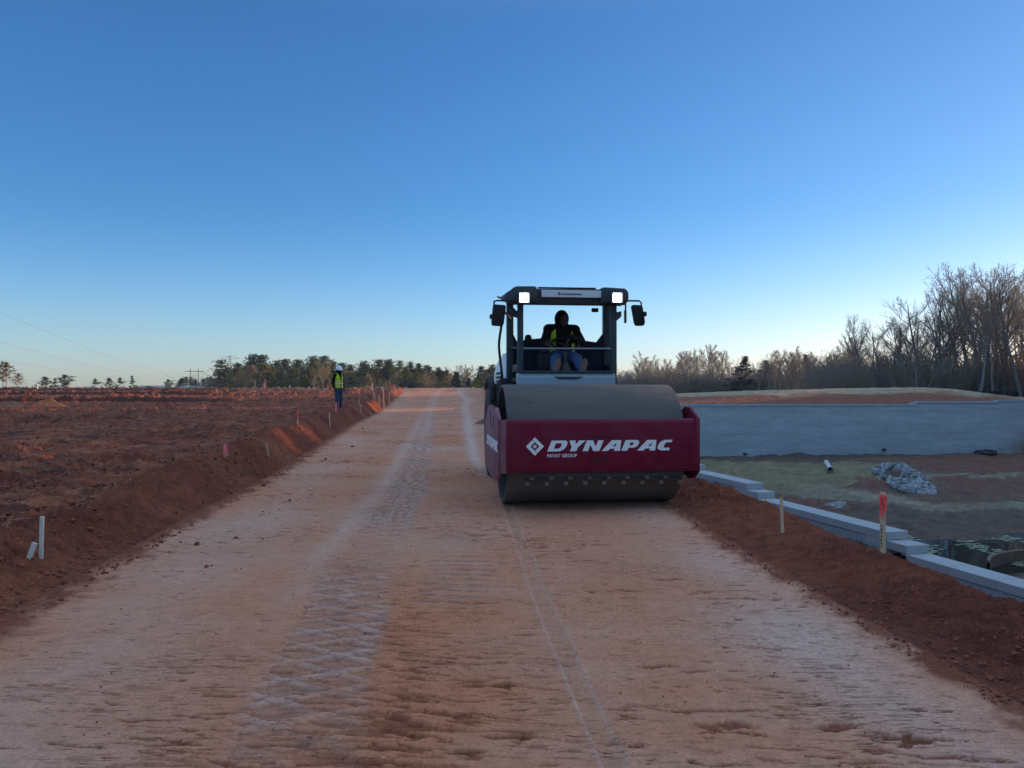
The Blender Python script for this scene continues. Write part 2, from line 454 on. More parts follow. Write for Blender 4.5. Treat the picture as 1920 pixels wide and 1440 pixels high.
def build_land():
    # a fan of columns through the camera's foot, rows closer together near by
    tl = np.concatenate([np.linspace(-2.2, -0.78, 60)[:-1], np.linspace(-0.78, 0.78, 860), np.linspace(0.78, 2.6, 70)[1:]])
    ys = [1.1]
    while ys[-1] < 850:
        y = ys[-1]
        r = np.interp(y, [1, 2.5, 2.8, 4, 6, 9, 30, 60, 110, 200, 500], [.02, .02, .0026, .003, .0042, .006, .009, .008, .012, .04, .15])
        ys.append(y * (1 + r))
    ys = np.array(ys)
    T, Y = np.meshgrid(tl, ys)
    X = T * (Y + 0.0)
    Z = terrain(X, Y)
    el, er = EL(Y), ER(Y)
    dl, dr = el - X, X - er
    sh = X.shape
    onroad = (dl <= 0) & (dr <= 0) & (Y < 99)
    far = Y > 92
    near = np.exp(-Y / 60)
    # --- classes
    xw = XW(Y); yfar = YF(X)
    lb = (dl > 0) & (dl < 1.05) & (Y < 92)
    behind_wall = np.where(Y < 29, X > xw - 0.75, X > np.maximum(2.6, xw))
    rb = (dr > 0) & (~behind_wall) & (Y < 92) & ((dr < 1.6) | (Y < 29))
    bas = (dr > 0) & behind_wall & (Y < yfar + 0.7)
    hill = (dr > 2.0) & (Y >= yfar + 0.7) & (Y < 84) & (X > 2)
    grd = ~(onroad | lb | rb | bas | hill)
    # --- relief
    rough = fbm(X * 1.1, Y * 1.1, 40, 5, 0.62)
    clod = np.abs(fbm(X * 4.2, Y * 4.2, 50, 4, 0.6))
    lump = np.maximum(0, perlin(X * 2.3, Y * 2.3, 61) - 0.18)
    crumb = perlin(X * 15, Y * 15, 66) + .6 * perlin(X * 33, Y * 33, 67)
    fade = np.where(Y < 150, 1, 0)
    out_l = sst(0.0, 0.5, dl); out_r = sst(0.0, 0.35, dr)
    fine = np.abs(perlin(X * 41, Y * 41, 68))
    patchy = np.clip(.8 + .9 * fbm(X * .13, Y * .13, 77, 3), .25, 1.8)
    dzf = (0.12 * rough + 0.14 * lump - 0.08 * clod + 0.02 * crumb) * patchy * sst(0.5, 1.5, dl) * fade * (1 + np.clip(Y, 0, 110) / 70)
    dzb = (0.035 * rough + 0.075 * clod * (0.5 + 0.6 * perlin(X * .6, Y * .6, 71)) + 0.020 * crumb - .024 * fine * sst(25, 10, Y) + .035 * lump)
    Z = Z + np.where(dl > 0, dzf + dzb * out_l * sst(2, 0.9, dl), 0)
    Z = Z + np.where(rb, dzb * out_r * 0.85, 0)
    Z = Z + np.where(bas, 0.17 * fbm(X * .45, Y * .45, 81, 5) + 0.03 * crumb, 0)
    Z = Z + np.where(hill, 0.04 * rough, 0)
    # crumbs spilt from the berms onto the road's edge
    spill = np.where(onroad, np.maximum(0, crumb * .5 + perlin(X * 3, Y * 3, 91) - .1) * (sst(.38, 0, -dl) + sst(.25, 0, -dr)), 0)
    # --- road surface
    cx = (el + er) / 2
    u = X - (-0.10 * (Y - 5))                       # lateral, road direction taken out
    v = Y + 0.10 * X
    zone = fbm(X * .45, Y * .30, 101, 3)
    wob = .05 * perlin(u * 1.3, v * 1.1, 3) + .012 * perlin(u * 6, v * 6, 4)
    vv = v + wob
    den = fbm(u * .55 + 3, v * .42, 109, 3)                            # where the surface has torn
    st = perlin(u * 4.2, vv * 30, 111) + .6 * perlin(u * 10, vv * 55, 112)
    streak = sst(0.54, 0.66, st + 0.50 * den - .16)
    st2 = perlin(u * 2.4, vv * 13.0, 121) + .55 * perlin(u * 11, vv * 34, 122)
    flake = sst(0.68, 0.74, st2 + 0.55 * den - 0.12) * sst(-0.6, .8, u + .8 * den)
    hair = sst(.80, .92, 1 - np.abs(perlin(u * .9, vv * 9, 123)) * 2.2) * sst(.0, .5, den + .2) * sst(.1, .5, perlin(u * 3, vv * 5, 124) + .2)
    bands = perlin(u * .5, v * 3.4, 131)
    col_red = np.array([0.59, 0.208, 0.100]); col_dry = np.array([0.62, 0.300, 0.188]); col_grey = np.array([0.66, 0.45, 0.355]); col_deep = np.array([0.24, 0.068, 0.034])
    def lay(c, c2, w): return c + (c2 - c) * np.clip(w, 0, 1)[..., None]
    C = np.zeros(sh + (3,)) + col_dry
    C = lay(C, col_red, 0.58 + 0.42 * zone + 0.22 * bands + .35 * den)
    C = lay(C, col_grey, sst(.15, .9, fbm(X * .35 + 9, Y * .2, 141, 3)) * .16)
    # polished pale strip along the right-hand edge and pale windrow traces on the left
    C = lay(C, col_grey, np.exp(-((dr + 0.55) / .42) ** 2) * (.42 + .5 * perlin(X * .8, Y * .8, 5)) * sst(40, 10, Y))
    C = lay(C, col_grey, np.exp(-((dl + 0.75) / .5) ** 2) * sst(.0, .5, perlin(X * .2, Y * .14, 6) + .3) * .22)
    # roller pass under and behind the machine: damp and smooth, redder
    C = lay(C, np.array([0.58, .245, .14]), np.exp(-((X - 1.05 + .1 * (Y - 7)) / .75) ** 2) * sst(4.0, 7, Y) * sst(30, 9, Y) * .8)
    C = lay(C, col_deep, streak * .75)
    C = lay(C, col_deep * .8, flake * .9)
    C = lay(C, col_deep, hair * .5)
    Zr = -0.010 * streak - 0.022 * flake - .006 * hair + 0.004 * zone + 0.0015 * crumb + 0.003 * bands
    # tyre track with chevron lugs
    tx = track(Y, [(1, -.92), (2.93, -1.08), (4.62, -1.28), (6.7, -1.48), (10.8, -1.68), (20, -2.55), (28.7, -3.4), (45, -5.0), (64, -6.6), (90, -8.6)])
    s = (X - tx + .05 * perlin(Y * .7, 0 * Y, 8)) / 0.50
    w_in = sst(-.25, .05, s) * sst(1.1, .85, s)
    lugspace = 0.25
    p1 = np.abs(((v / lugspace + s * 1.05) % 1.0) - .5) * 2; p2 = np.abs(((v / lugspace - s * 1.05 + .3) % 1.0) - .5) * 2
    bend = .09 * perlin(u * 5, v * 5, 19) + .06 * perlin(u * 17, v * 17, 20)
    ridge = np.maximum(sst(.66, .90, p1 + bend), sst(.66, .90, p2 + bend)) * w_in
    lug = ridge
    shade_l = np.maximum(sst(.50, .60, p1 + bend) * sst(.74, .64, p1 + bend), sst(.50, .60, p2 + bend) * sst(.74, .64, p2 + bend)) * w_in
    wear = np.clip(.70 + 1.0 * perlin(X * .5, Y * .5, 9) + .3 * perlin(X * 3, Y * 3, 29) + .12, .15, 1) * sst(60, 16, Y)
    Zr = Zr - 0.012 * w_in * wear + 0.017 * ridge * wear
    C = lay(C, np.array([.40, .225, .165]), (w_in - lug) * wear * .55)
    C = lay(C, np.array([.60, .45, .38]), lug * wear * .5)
    C = lay(C, np.array([.30, .13, .085]), shade_l * wear * .65)  # dark groove edges and pale ridges painted in, standing in for relief shading
    C = lay(C, col_grey, np.exp(-((X - tx + .17) / .13) ** 2) * .38 * sst(3, 8, Y))
    C = lay(C, col_grey, np.exp(-((X - tx - .2) / .22) ** 2) * .45 * sst(14, 30, Y))
    crk = np.exp(-((X - tx + .02 + .03 * perlin(X * 0, Y * 5, 12) + .012 * perlin(X * 0, Y * 17, 14)) / .0065) ** 2) * sst(7, 5.0, Y) * sst(-.55, -.1, perlin(X * 0 + 3, Y * 2.3, 13)) * (.65 + .5 * perlin(X * 0, Y * 11, 33))
    Zr = Zr - .006 * crk; C = lay(C, col_deep * .8, crk * .30)
    # the drum's edge lines
    ex = track(Y, [(1, .48), (2.93, .345), (4.95, .17), (10.6, -.18), (12.8, -.45), (16.2, -.8), (23.8, -1.32), (39.5, -2.3), (52, -3.2), (62, -3.5), (75, -4.9), (90, -6)])
    e1 = X - ex
    wn_ = np.clip(.8 + .5 * perlin(X * 0, Y * 1.5, 15), .35, 1)
    ln = np.exp(-(e1 / .011) ** 2) + np.exp(-((e1 - .115 - .012 * perlin(0 * X, Y, 4)) / .009) ** 2)
    ln = ln * wn_ * sst(13, 9, Y) + np.exp(-(e1 / (.035 + .006 * Y)) ** 2) * sst(10, 15, Y) * .8
    Zr = Zr + .004 * ln - .012 * sst(0, .02, e1) * sst(.13, .11, e1) * sst(13, 9, Y) - .008 * sst(.12, .14, e1) * sst(20, 12, Y)
    C = lay(C, np.array([.66, .50, .42]), ln * (.36 + .35 * sst(11, 17, Y)))
    C = lay(C, np.array([.50, .27, .18]), sst(.05, .35, e1 - .035 - .004 * Y) * sst(14, 20, Y) * sst(80, 50, Y) * .55)
    C = lay(C, col_dry * .85, sst(0, .02, e1) * sst(.13, .11, e1) * .4 * sst(13, 9, Y))
    # cross ribs left by the pads
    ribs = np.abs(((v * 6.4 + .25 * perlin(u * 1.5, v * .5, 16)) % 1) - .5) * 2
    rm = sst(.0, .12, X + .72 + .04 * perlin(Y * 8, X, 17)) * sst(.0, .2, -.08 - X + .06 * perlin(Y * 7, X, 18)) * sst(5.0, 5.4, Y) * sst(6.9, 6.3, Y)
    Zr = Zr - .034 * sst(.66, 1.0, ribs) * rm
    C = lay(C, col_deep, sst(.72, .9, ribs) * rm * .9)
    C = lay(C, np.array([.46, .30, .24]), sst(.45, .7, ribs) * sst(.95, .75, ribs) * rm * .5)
    # soft roller chatter over the left half
    chat = np.abs(((v * 5.2 + .5 * perlin(u * 1.1, v * .4, 26)) % 1) - .5) * 2
    cm = sst(-.1, .4, perlin(u * .5, v * .35, 27) + .1) * sst(.4, -.4, u) * sst(45, 20, Y)
    Zr = Zr - .004 * sst(.6, 1, chat) * cm
    # torn crumbly spots
    for (sx, sy, sa, sb) in [(1360, 1356, .16, .05), (1572, 1358, .11, .05), (1232, 1246, .13, .028), (1305, 1255, .10, .02), (1300, 1328, .17, .02), (1392, 1327, .16, .018), (870, 1408, .10, .025), (955, 1380, .13, .025), (310, 1395, .10, .018), (985, 1190, .11, .02), (1180, 1000, .1, .03), (1128, 1020, .10, .03), (1090, 1050, .1, .02), (1260, 1085, .16, .025), (1190, 1106, .12, .02)]:
        yy = 1.45 * FPX / (sy - HOR); xx = (sx - 960) / FPX * yy
        rr = ((X - xx) / sa) ** 2 + ((Y - yy - .25 * sb * np.sin((X - xx) * 30)) / sb) ** 2
        wsp = sst(1.2, .5, rr + 1.3 * np.abs(crumb) * .5)
        Zr = Zr - (.016 + .012 * crumb) * wsp
        C = lay(C, col_deep, wsp * .85)
    edge = np.maximum(sst(.30, .02, -dl + .16 * perlin(X * 2.2, Y * 2.2, 93) + .10 * perlin(X * 9, Y * 9, 94)), sst(.22, .0, -dr + .14 * perlin(X * 2.2, Y * 2.2, 95) + .10 * perlin(X * 9, Y * 9, 96)))
    C = lay(C, np.array([.25, .075, .042]), edge * .9 + spill * 3)
    spill = np.maximum(spill, edge * (.12 + .5 * np.maximum(crumb, 0)))
    # sun-dried patch colour further on
    C = lay(C, col_dry * .95, sst(22, 45, Y) * .30)
    Z = Z + np.where(onroad, Zr + .05 * spill, 0)
    # --- colour of the loose ground
    n2 = fbm(X * .5, Y * .5, 151, 4)
    red_d = np.array([.220, .062, .038]); red_l = np.array([.36, .115, .058]); ash = np.array([.32, .125, .068])
    G = np.zeros(sh + (3,)) + red_d
    G = lay(G, red_l, .35 + .6 * n2)
    fieldw = sst(.9, 2.0, dl)
    G = lay(G, ash, fieldw * sst(.12, .65, fbm(X * 1.7, Y * 2.6, 161, 4, .6) + .12) * .75)
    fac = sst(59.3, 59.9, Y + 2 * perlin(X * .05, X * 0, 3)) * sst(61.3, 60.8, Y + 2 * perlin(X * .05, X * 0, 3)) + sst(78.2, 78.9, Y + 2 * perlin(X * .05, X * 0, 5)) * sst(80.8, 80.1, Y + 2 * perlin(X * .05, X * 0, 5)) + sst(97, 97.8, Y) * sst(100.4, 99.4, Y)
    G = lay(G, np.array([.095, .030, .020]), fac * sst(-.30, -.40, T) * fieldw * .85)  # terrace faces painted darker, their shade put into the soil colour
    G = lay(G, np.array([.085, .045, .036]), fieldw * sst(.2, .6, fbm(X * .8, Y * 1.6, 171, 4, .6)) * .7)
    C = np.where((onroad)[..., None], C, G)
    B = np.zeros(sh + (3,)) + np.array([.165, .105, .078])
    px, py = to_px(X, Y, Z)
    jx = 14 * fbm(X * .35, Y * .35, 181, 3); jy = 4 * fbm(X * .5, Y * .5, 182, 3)
    qx, qy = px + jx, py + jy
    straw = np.array([.24, .20, .115]); olive = np.array([.135, .115, .085]); pale = np.array([.33, .285, .2]); redb = np.array([.185, .085, .062]); dark = np.array([.10, .08, .068])
    def area(poly, c, w=1.0):
        nonlocal B
        B = lay(B, c, in_poly(qx, qy, poly) * w * (0.8 + .35 * n2))
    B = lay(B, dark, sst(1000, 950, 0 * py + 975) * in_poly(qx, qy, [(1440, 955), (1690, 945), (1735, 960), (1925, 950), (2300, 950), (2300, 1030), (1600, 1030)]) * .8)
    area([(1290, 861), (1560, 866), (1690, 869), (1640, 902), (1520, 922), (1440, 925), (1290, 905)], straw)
    area([(1290, 846), (1700, 846), (1560, 867), (1290, 862)], dark, .7)  # shadow strip along the far wall's foot, painted into the ground colour
    area([(1440, 925), (1560, 905), (1640, 925), (1760, 945), (1925, 938), (2300, 930), (2300, 955), (1925, 952), (1735, 962), (1690, 948), (1600, 940)], np.array([.235, .20, .135]))
    area([(1540, 915), (1700, 930), (1735, 948), (1640, 935)], pale, .7)
    area([(1600, 895), (1670, 900), (1670, 922), (1600, 915)], redb)
    area([(1690, 856), (2300, 850), (2300, 888), (1760, 888)], redb)
    area([(1740, 889), (2300, 886), (2300, 893), (1740, 895)], np.array([.27, .23, .16]))
    area([(1760, 896), (2300, 893), (2300, 925), (1790, 925)], redb, .8)
    area([(1480, 930), (1590, 945), (1570, 962), (1480, 948)], redb)
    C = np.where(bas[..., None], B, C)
    hz = sst(-.1, .6, (Z - mix(.25, np.interp(T, _crx, _crz), .52)) * 2.2 + .5 * fbm(X * .25, Y * .25, 191, 3))
    Hc = lay(np.zeros(sh + (3,)) + np.array([.26, .105, .062]), np.array([.40, .30, .19]), hz)
    C = np.where(hill[..., None], Hc, C)
    fg = lay(np.zeros(sh + (3,)) + np.array([.23, .15, .09]), np.array([.11, .10, .05]), sst(-.2, .5, fbm(X * .03, Y * .03, 201, 3)))
    C = np.where((Y > 104)[..., None] & (~hill)[..., None], fg, C)
    # --- one set of points, faces dealt out to the pieces of the setting
    ny, nx = sh
    idx = np.arange(ny * nx).reshape(sh)
    q = np.stack([idx[:-1, :-1], idx[:-1, 1:], idx[1:, 1:], idx[1:, :-1]], -1).reshape(-1, 4)
    P = np.stack([X, Y, Z], -1).reshape(-1, 3)
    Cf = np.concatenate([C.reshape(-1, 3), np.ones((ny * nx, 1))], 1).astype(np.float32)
    def give(name, mask, m):
        mk = mask[:-1, :-1].reshape(-1)
        f = q[mk]
        used = np.unique(f)
        remap = np.zeros(ny * nx, np.int64); remap[used] = np.arange(len(used))
        me = np_mesh(name, P[used], remap[f], smooth=True)
        a = me.attributes.new('soil', 'FLOAT_COLOR', 'POINT')
        a.data.foreach_set('color', np.clip(Cf[used], 0, 1).ravel())
        me.materials.append(m)
        o = link_mesh(name, me)
        tag(o, kind='structure')
        return o
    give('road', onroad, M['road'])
    give('dirt_berm', lb, M['soil'])
    give('dirt_berm', rb & ~onroad, M['soil'])
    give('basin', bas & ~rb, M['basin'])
    give('hill', hill, M['basin'])
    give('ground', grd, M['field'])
    # the same ground going on behind the photographer
    gx = np.linspace(-400, 400, 41); gy = np.array([-300, -100, -40, -15, -4, 1.6])
    A, Bq = np.meshgrid(gx, gy)
    Zb = np.full(A.shape, -0.05)
    idx = np.arange(A.size).reshape(A.shape)
    q2 = np.stack([idx[:-1, :-1], idx[:-1, 1:], idx[1:, 1:], idx[1:, :-1]], -1).reshape(-1, 4)
    me = np_mesh('ground', np.stack([A, Bq, Zb], -1).reshape(-1, 3), q2, True)
    a = me.attributes.new('soil', 'FLOAT_COLOR', 'POINT')
    a.data.foreach_set('color', np.tile(np.array([.30, .15, .1, 1], np.float32), A.size))
    me.materials.append(M['soil'])
    tag(link_mesh('ground', me), kind='structure')
build_land()
# ------------------------------------------------------------------ water and what floats on it
def water_mat():
    m = bpy.data.materials.new('still pond water')
    nt, b = nodes(m); L = nt.links.new
    b.inputs['Base Color'].default_value = (0.012, 0.018, 0.015, 1)
    b.inputs['Roughness'].default_value = 0.04
    b.inputs['IOR'].default_value = 1.33
    tc = nt.nodes.new('ShaderNodeTexCoord')
    n = nt.nodes.new('ShaderNodeTexNoise'); n.inputs['Scale'].default_value = 2.2; n.inputs['Detail'].default_value = 3
    L(tc.outputs['Object'], n.inputs['Vector'])
    bp = nt.nodes.new('ShaderNodeBump'); bp.inputs['Strength'].default_value = 0.10; bp.inputs['Distance'].default_value = 0.03
    L(n.outputs['Fac'], bp.inputs['Height']); L(bp.outputs[0], b.inputs['Normal'])
    return m
wpoly = [(8.6, 5), (4.4, 25.6), (4.2, 44), (60, 44), (60, 5)]
wm = MB(); wm.add([(x, y, WATER) for x, y in wpoly], [tuple(range(len(wpoly)))])
tag(wm.build('water', water_mat()), kind='structure')

rnd = random.Random(3)
scum = MB()
for i in range(3600):
    px_, py_ = rnd.uniform(1700, 2050), 1004 + 96 * rnd.random() ** 1.2
    y = (CZ - WATER) * FPX / (py_ - HOR); x = (px_ - 960) / FPX * y
    if perlin(x * .45, y * .45, 300) < 0.02 + 0.3 * rnd.random(): continue
    if x < XW(y) + 0.6: continue
    r = rnd.uniform(.04, .15); n = 7; a0 = rnd.random() * 6
    pts = [(x + r * rnd.uniform(.55, 1.2) * 1.4 * math.cos(a0 + k * 2 * math.pi / n), y + r * rnd.uniform(.55, 1.2) * math.sin(a0 + k * 2 * math.pi / n), WATER + 0.006 + .004 * (i % 5)) for k in range(n)]
    scum.add(pts, [tuple(range(n))])
tag(scum.build('pond_scum', mat('pale pond scum', (0.24, 0.25, 0.16), 0.8, var=.3)), kind='stuff')

M['stone'] = mat('pale cast stone', (0.40, 0.40, 0.40), 0.85, var=0.10, scale=3, bump=0.25, bscale=60, dirt=0.25, dirt_col=(0.26, 0.19, 0.15), dscale=1.5)
M['stone2'] = mat('split faced cast stone', (0.33, 0.34, 0.35), 0.9, var=0.2, scale=9, bump=1.0, bscale=25)

# ------------------------------------------------------------------ near retaining wall: stepped caps
wall = empty('retaining_wall', (7.14, 13.9, WATER))
tag(wall, 'stepped pale grey block retaining wall with flat cap stones beside the right berm', 'wall')
wdir = Vector((-0.243, 1, 0)).normalized(); wnrm = Vector((1, 0.243, 0)).normalized()
def wpt(y, off, z): return Vector((XW(y), y, z)) - wnrm * off - Vector((7.14, 13.9, WATER))
HB, DP = 0.15, 0.46
seg = [(6.0, 9.85, -1.73), (9.85, 13.42, -1.43), (13.87, 18.0, -1.13), (18.45, 21.3, -0.83), (21.75, 25.0, -0.53), (25.4, 28.8, -0.23)]
rotw = Matrix.Rotation(math.atan2(wdir.y, wdir.x) - math.pi / 2, 3, 'Z')
def block(name, ya, yb, ztop, m, off=0.0, h=HB, d=DP):
    b_ = MB(); a = wpt(ya, d / 2 + off, ztop - h / 2); c = wpt(yb, d / 2 + off, ztop - h / 2)
    mid = (a + c) / 2
    b_.box(mid, (d, (c - a).length - 0.008, h - 0.004), 0.008, rotw)
    return b_.build(name, m, wall)
for i, (a, b, z) in enumerate(seg):
    n = max(2, round((b - a) / 0.92))
    for k in range(n):
        block('cap_block', a + (b - a) * k / n, a + (b - a) * (k + 1) / n, z, M['stone'])
    if i + 1 < len(seg):                                  # the half step between two runs
        block('step_block', b - 0.02, seg[i + 1][0] + 0.55, z + HB, M['stone'])
    for c in range(1, 3):                                 # courses showing under the caps
        n2 = max(2, round((b - a) / 1.15)); o = 0.3 * (c % 2)
        for k in range(n2):
            ya, yb = a + (b + .4 - a) * k / n2 + o, a + (b + .4 - a) * (k + 1) / n2 + o
            block('wall_block', ya, min(yb, b + .5), z - c * HB, M['stone2'], off=0.015 * c, d=DP - 0.03)
core = MB()
for i, (a, b, z) in enumerate(seg):
    p, q_ = wpt(a, DP / 2, 0), wpt(b + .45, DP / 2, 0)
    mid = (p + q_) / 2; top = z - 3 * HB - WATER - 0.003; bot = -0.9
    core.box((mid.x, mid.y, (top + bot) / 2), (DP - 0.08, (q_ - p).length - 0.004, top - bot), 0, rotw)
core.build('wall_face', M['stone2'], wall)

# ------------------------------------------------------------------ far retaining wall
def farwall_mat():
    m = bpy.data.materials.new('weathered block wall')
    nt, b = nodes(m); L = nt.links.new
    tc = nt.nodes.new('ShaderNodeTexCoord')
    br = nt.nodes.new('ShaderNodeTexBrick')
    br.inputs['Scale'].default_value = 1.0; br.inputs['Brick Width'].default_value = 0.46; br.inputs['Row Height'].default_value = 0.155
    br.inputs['Mortar Size'].default_value = 0.012; br.inputs['Mortar Smooth'].default_value = 0.3; br.inputs['Bias'].default_value = 0
    br.inputs['Color1'].default_value = (.44, .46, .465, 1); br.inputs['Color2'].default_value = (.50, .515, .515, 1); br.inputs['Mortar'].default_value = (.36, .39, .42, 1)
    sx = nt.nodes.new('ShaderNodeSeparateXYZ'); cx_ = nt.nodes.new('ShaderNodeCombineXYZ')
    L(tc.outputs['Object'], sx.inputs[0]); L(sx.outputs['X'], cx_.inputs['X']); L(sx.outputs['Z'], cx_.inputs['Y'])
    L(cx_.outputs[0], br.inputs['Vector'])
    n = nt.nodes.new('ShaderNodeTexNoise'); n.inputs['Scale'].default_value = 0.6; n.inputs['Detail'].default_value = 12; n.inputs['Roughness'].default_value = .82
    mp = nt.nodes.new('ShaderNodeMapping'); mp.inputs['Scale'].default_value = (.35, 1, 2.2)
    L(tc.outputs['Object'], mp.inputs[0]); L(mp.outputs[0], n.inputs['Vector'])
    mr = nt.nodes.new('ShaderNodeMapRange'); mr.inputs['From Min'].default_value = .3; mr.inputs['From Max'].default_value = .7; mr.inputs['To Min'].default_value = .66; mr.inputs['To Max'].default_value = 1.25
    L(n.outputs['Fac'], mr.inputs['Value'])
    mx = nt.nodes.new('ShaderNodeMix'); mx.data_type = 'RGBA'; mx.blend_type = 'MULTIPLY'; mx.inputs['Factor'].default_value = 1
    L(br.outputs['Color'], mx.inputs['A']); L(mr.outputs[0], mx.inputs['B'])
    # red clay splashed up the wall's right-hand end and its foot
    n2 = nt.nodes.new('ShaderNodeTexNoise'); n2.inputs['Scale'].default_value = .5; n2.inputs['Detail'].default_value = 7
    L(tc.outputs['Object'], n2.inputs['Vector'])
    st = nt.nodes.new('ShaderNodeMath'); st.operation = 'SUBTRACT'; L(sx.outputs['X'], st.inputs[0]); st.inputs[1].default_value = 36.6
    ab = nt.nodes.new('ShaderNodeMath'); ab.operation = 'ABSOLUTE'; L(st.outputs[0], ab.inputs[0])
    r2 = nt.nodes.new('ShaderNodeMapRange'); r2.inputs['From Min'].default_value = 2.6; r2.inputs['From Max'].default_value = 0.3; L(ab.outputs[0], r2.inputs['Value'])
    r3 = nt.nodes.new('ShaderNodeMapRange'); r3.inputs['From Min'].default_value = 2.2; r3.inputs['From Max'].default_value = 0.4; L(sx.outputs['Z'], r3.inputs['Value'])
    r4 = nt.nodes.new('ShaderNodeMapRange'); r4.inputs['From Min'].default_value = .3; r4.inputs['From Max'].default_value = .65; L(n2.outputs['Fac'], r4.inputs['Value'])
    m1 = nt.nodes.new('ShaderNodeMath'); m1.operation = 'MULTIPLY'; L(r2.outputs[0], m1.inputs[0]); L(r3.outputs[0], m1.inputs[1])
    m2 = nt.nodes.new('ShaderNodeMath'); m2.operation = 'MULTIPLY'; L(m1.outputs[0], m2.inputs[0]); L(r4.outputs[0], m2.inputs[1])
    m3 = nt.nodes.new('ShaderNodeMix'); m3.data_type = 'RGBA'; L(m2.outputs[0], m3.inputs['Factor']); L(mx.outputs['Result'], m3.inputs['A']); m3.inputs['B'].default_value = (.27, .14, .10, 1)
    L(m3.outputs['Result'], b.inputs['Base Color']); b.inputs['Roughness'].default_value = .9
    bp = nt.nodes.new('ShaderNodeBump'); bp.inputs['Strength'].default_value = .6; bp.inputs['Distance'].default_value = .03
    L(br.outputs['Fac'], bp.inputs['Height']); bp.invert = True; L(bp.outputs[0], b.inputs['Normal'])
    return m
ffx0, ffx1 = 2.2, 62.0
fang = math.atan(0.08)
fw = empty('retaining_wall', (ffx0, YF(ffx0), -3.6), fang)
tag(fw, 'long blue grey block retaining wall across the far side of the basin', 'wall')
flen = (ffx1 - ffx0) / math.cos(fang)
steps = [(0, 4.02 - .34), (13, 4.02 - .17), (18.6 + 10, 4.02), (28.8 + 7, 4.19), (flen, 4.19)]   # run, top height above the foot
sx_ = [-.2, 8.0, 28.05, 33.8 + .6, flen]; sz_ = [3.72, 3.84, 4.02, 4.13]
fb = MB(); fc = []
for i in range(4):
    fb.box(((sx_[i] + sx_[i + 1]) / 2, 0.85, (sz_[i] - .14 - .9) / 2), (sx_[i + 1] - sx_[i], 1.7, sz_[i] - .14 + .9))
fb.build('wall_face', farwall_mat(), fw)
M['coping'] = mat('grey coping stone', (.36, .37, .39), .85, var=.15, scale=2, bump=.2)
for i in range(4):
    cb = MB(); cb.box(((sx_[i] + sx_[i + 1]) / 2, 0.24, sz_[i] - .07), (sx_[i + 1] - sx_[i] - .01, .58, .14), .012)
    cb.build('coping', M['coping'], fw)

# ------------------------------------------------------------------ basin furniture
def P(px_, py_, **k): return Vector(ground_at(px_, py_, **k))
# white pipe lying on the straw
a, b = P(1549, 871, y0=26), P(1557, 886, y0=26)
pm = MB(); dv = (b - a)
L_ = 2.6
p0 = a + Vector((0, 0, .16)); p1 = p0 + dv.normalized() * min(dv.length, 5.0) + Vector((0, 0, 0.03))
tb = empty('drain_pipe', (p0 + p1) / 2)
tag(tb, 'white plastic pipe lying on the green straw matting in the basin', 'pipe')
o0, o1 = p0 - tb.location, p1 - tb.location
pm.tube([o0, o1], .15, 14, cap=False); pm.tube([o0, o1], .125, 14, cap=False)
pm.build('pipe_wall', mat('white plastic pipe', (.62, .62, .60), .5, var=.08, dirt=.3), tb, smooth=True)
pm = MB(); pm.tube([o1 - (o1 - o0).normalized() * .25, o1 + (o1 - o0).normalized() * .02], .18, 14, cap=False); pm.build('collar', mat('white plastic collar', (.68, .68, .66), .5, dirt=.2), tb, smooth=True)

# loose stone apron round the culvert's mouth
rock_m = per_piece(mat('blue grey quarry stone', (.27, .26, .255), .85, var=.3, scale=3.5, bump=.5, bscale=9), .35, 1.5)
def rocks(name, poly, n, r0, r1, seed, m, lift=.4, hole=None):
    rn = random.Random(seed); rb = MB()
    bx0 = min(p[0] for p in poly); bx1 = max(p[0] for p in poly); by0 = min(p[1] for p in poly); by1 = max(p[1] for p in poly)
    bm = bmesh.new(); bmesh.ops.create_icosphere(bm, subdivisions=1, radius=1)
    base = [v.co.copy() for v in bm.verts]; fs = [[v.index for v in f.verts] for f in bm.faces]; bm.free()
    k = 0; tries = 0
    while k < n and tries < n * 30:
        tries += 1
        qx, qy = rn.uniform(bx0, bx1), rn.uniform(by0, by1)
        if not in_poly(np.array([qx]), np.array([qy]), poly)[0]: continue
        if hole and in_poly(np.array([qx]), np.array([qy]), hole)[0]: continue
        g = P(qx, qy, y0=24)
        r = rn.uniform(r0, r1); e = [rn.uniform(.6, 1.3) for _ in range(3)]
        ro = Matrix.Rotation(rn.random() * 6.28, 3, (rn.random() - .5, rn.random() - .5, rn.random()))
        vv = [ro @ Vector((v.x * e[0], v.y * e[1], v.z * e[2])) * r * rn.uniform(.75, 1.15) + g + Vector((0, 0, r * lift)) for v in base]
        rb.add(vv, fs); k += 1
    return tag(rb.build(name, m), kind='stuff')
apron = [(1632, 880), (1662, 873), (1700, 875), (1730, 893), (1757, 922), (1752, 929), (1735, 931), (1700, 925), (1668, 912), (1664, 900), (1640, 890)]
mouth = [(1664, 881), (1676, 884), (1702, 896), (1700, 900), (1670, 898)]
rocks('riprap', apron, 1150, .05, .16, 5, rock_m, hole=mouth)
rocks('rubble', [(1551, 952), (1570, 944), (1582, 945), (1580, 955), (1562, 958)], 45, .07, .2, 6, mat('pale broken stone', (.32, .30, .29), .9, var=.4), .3)
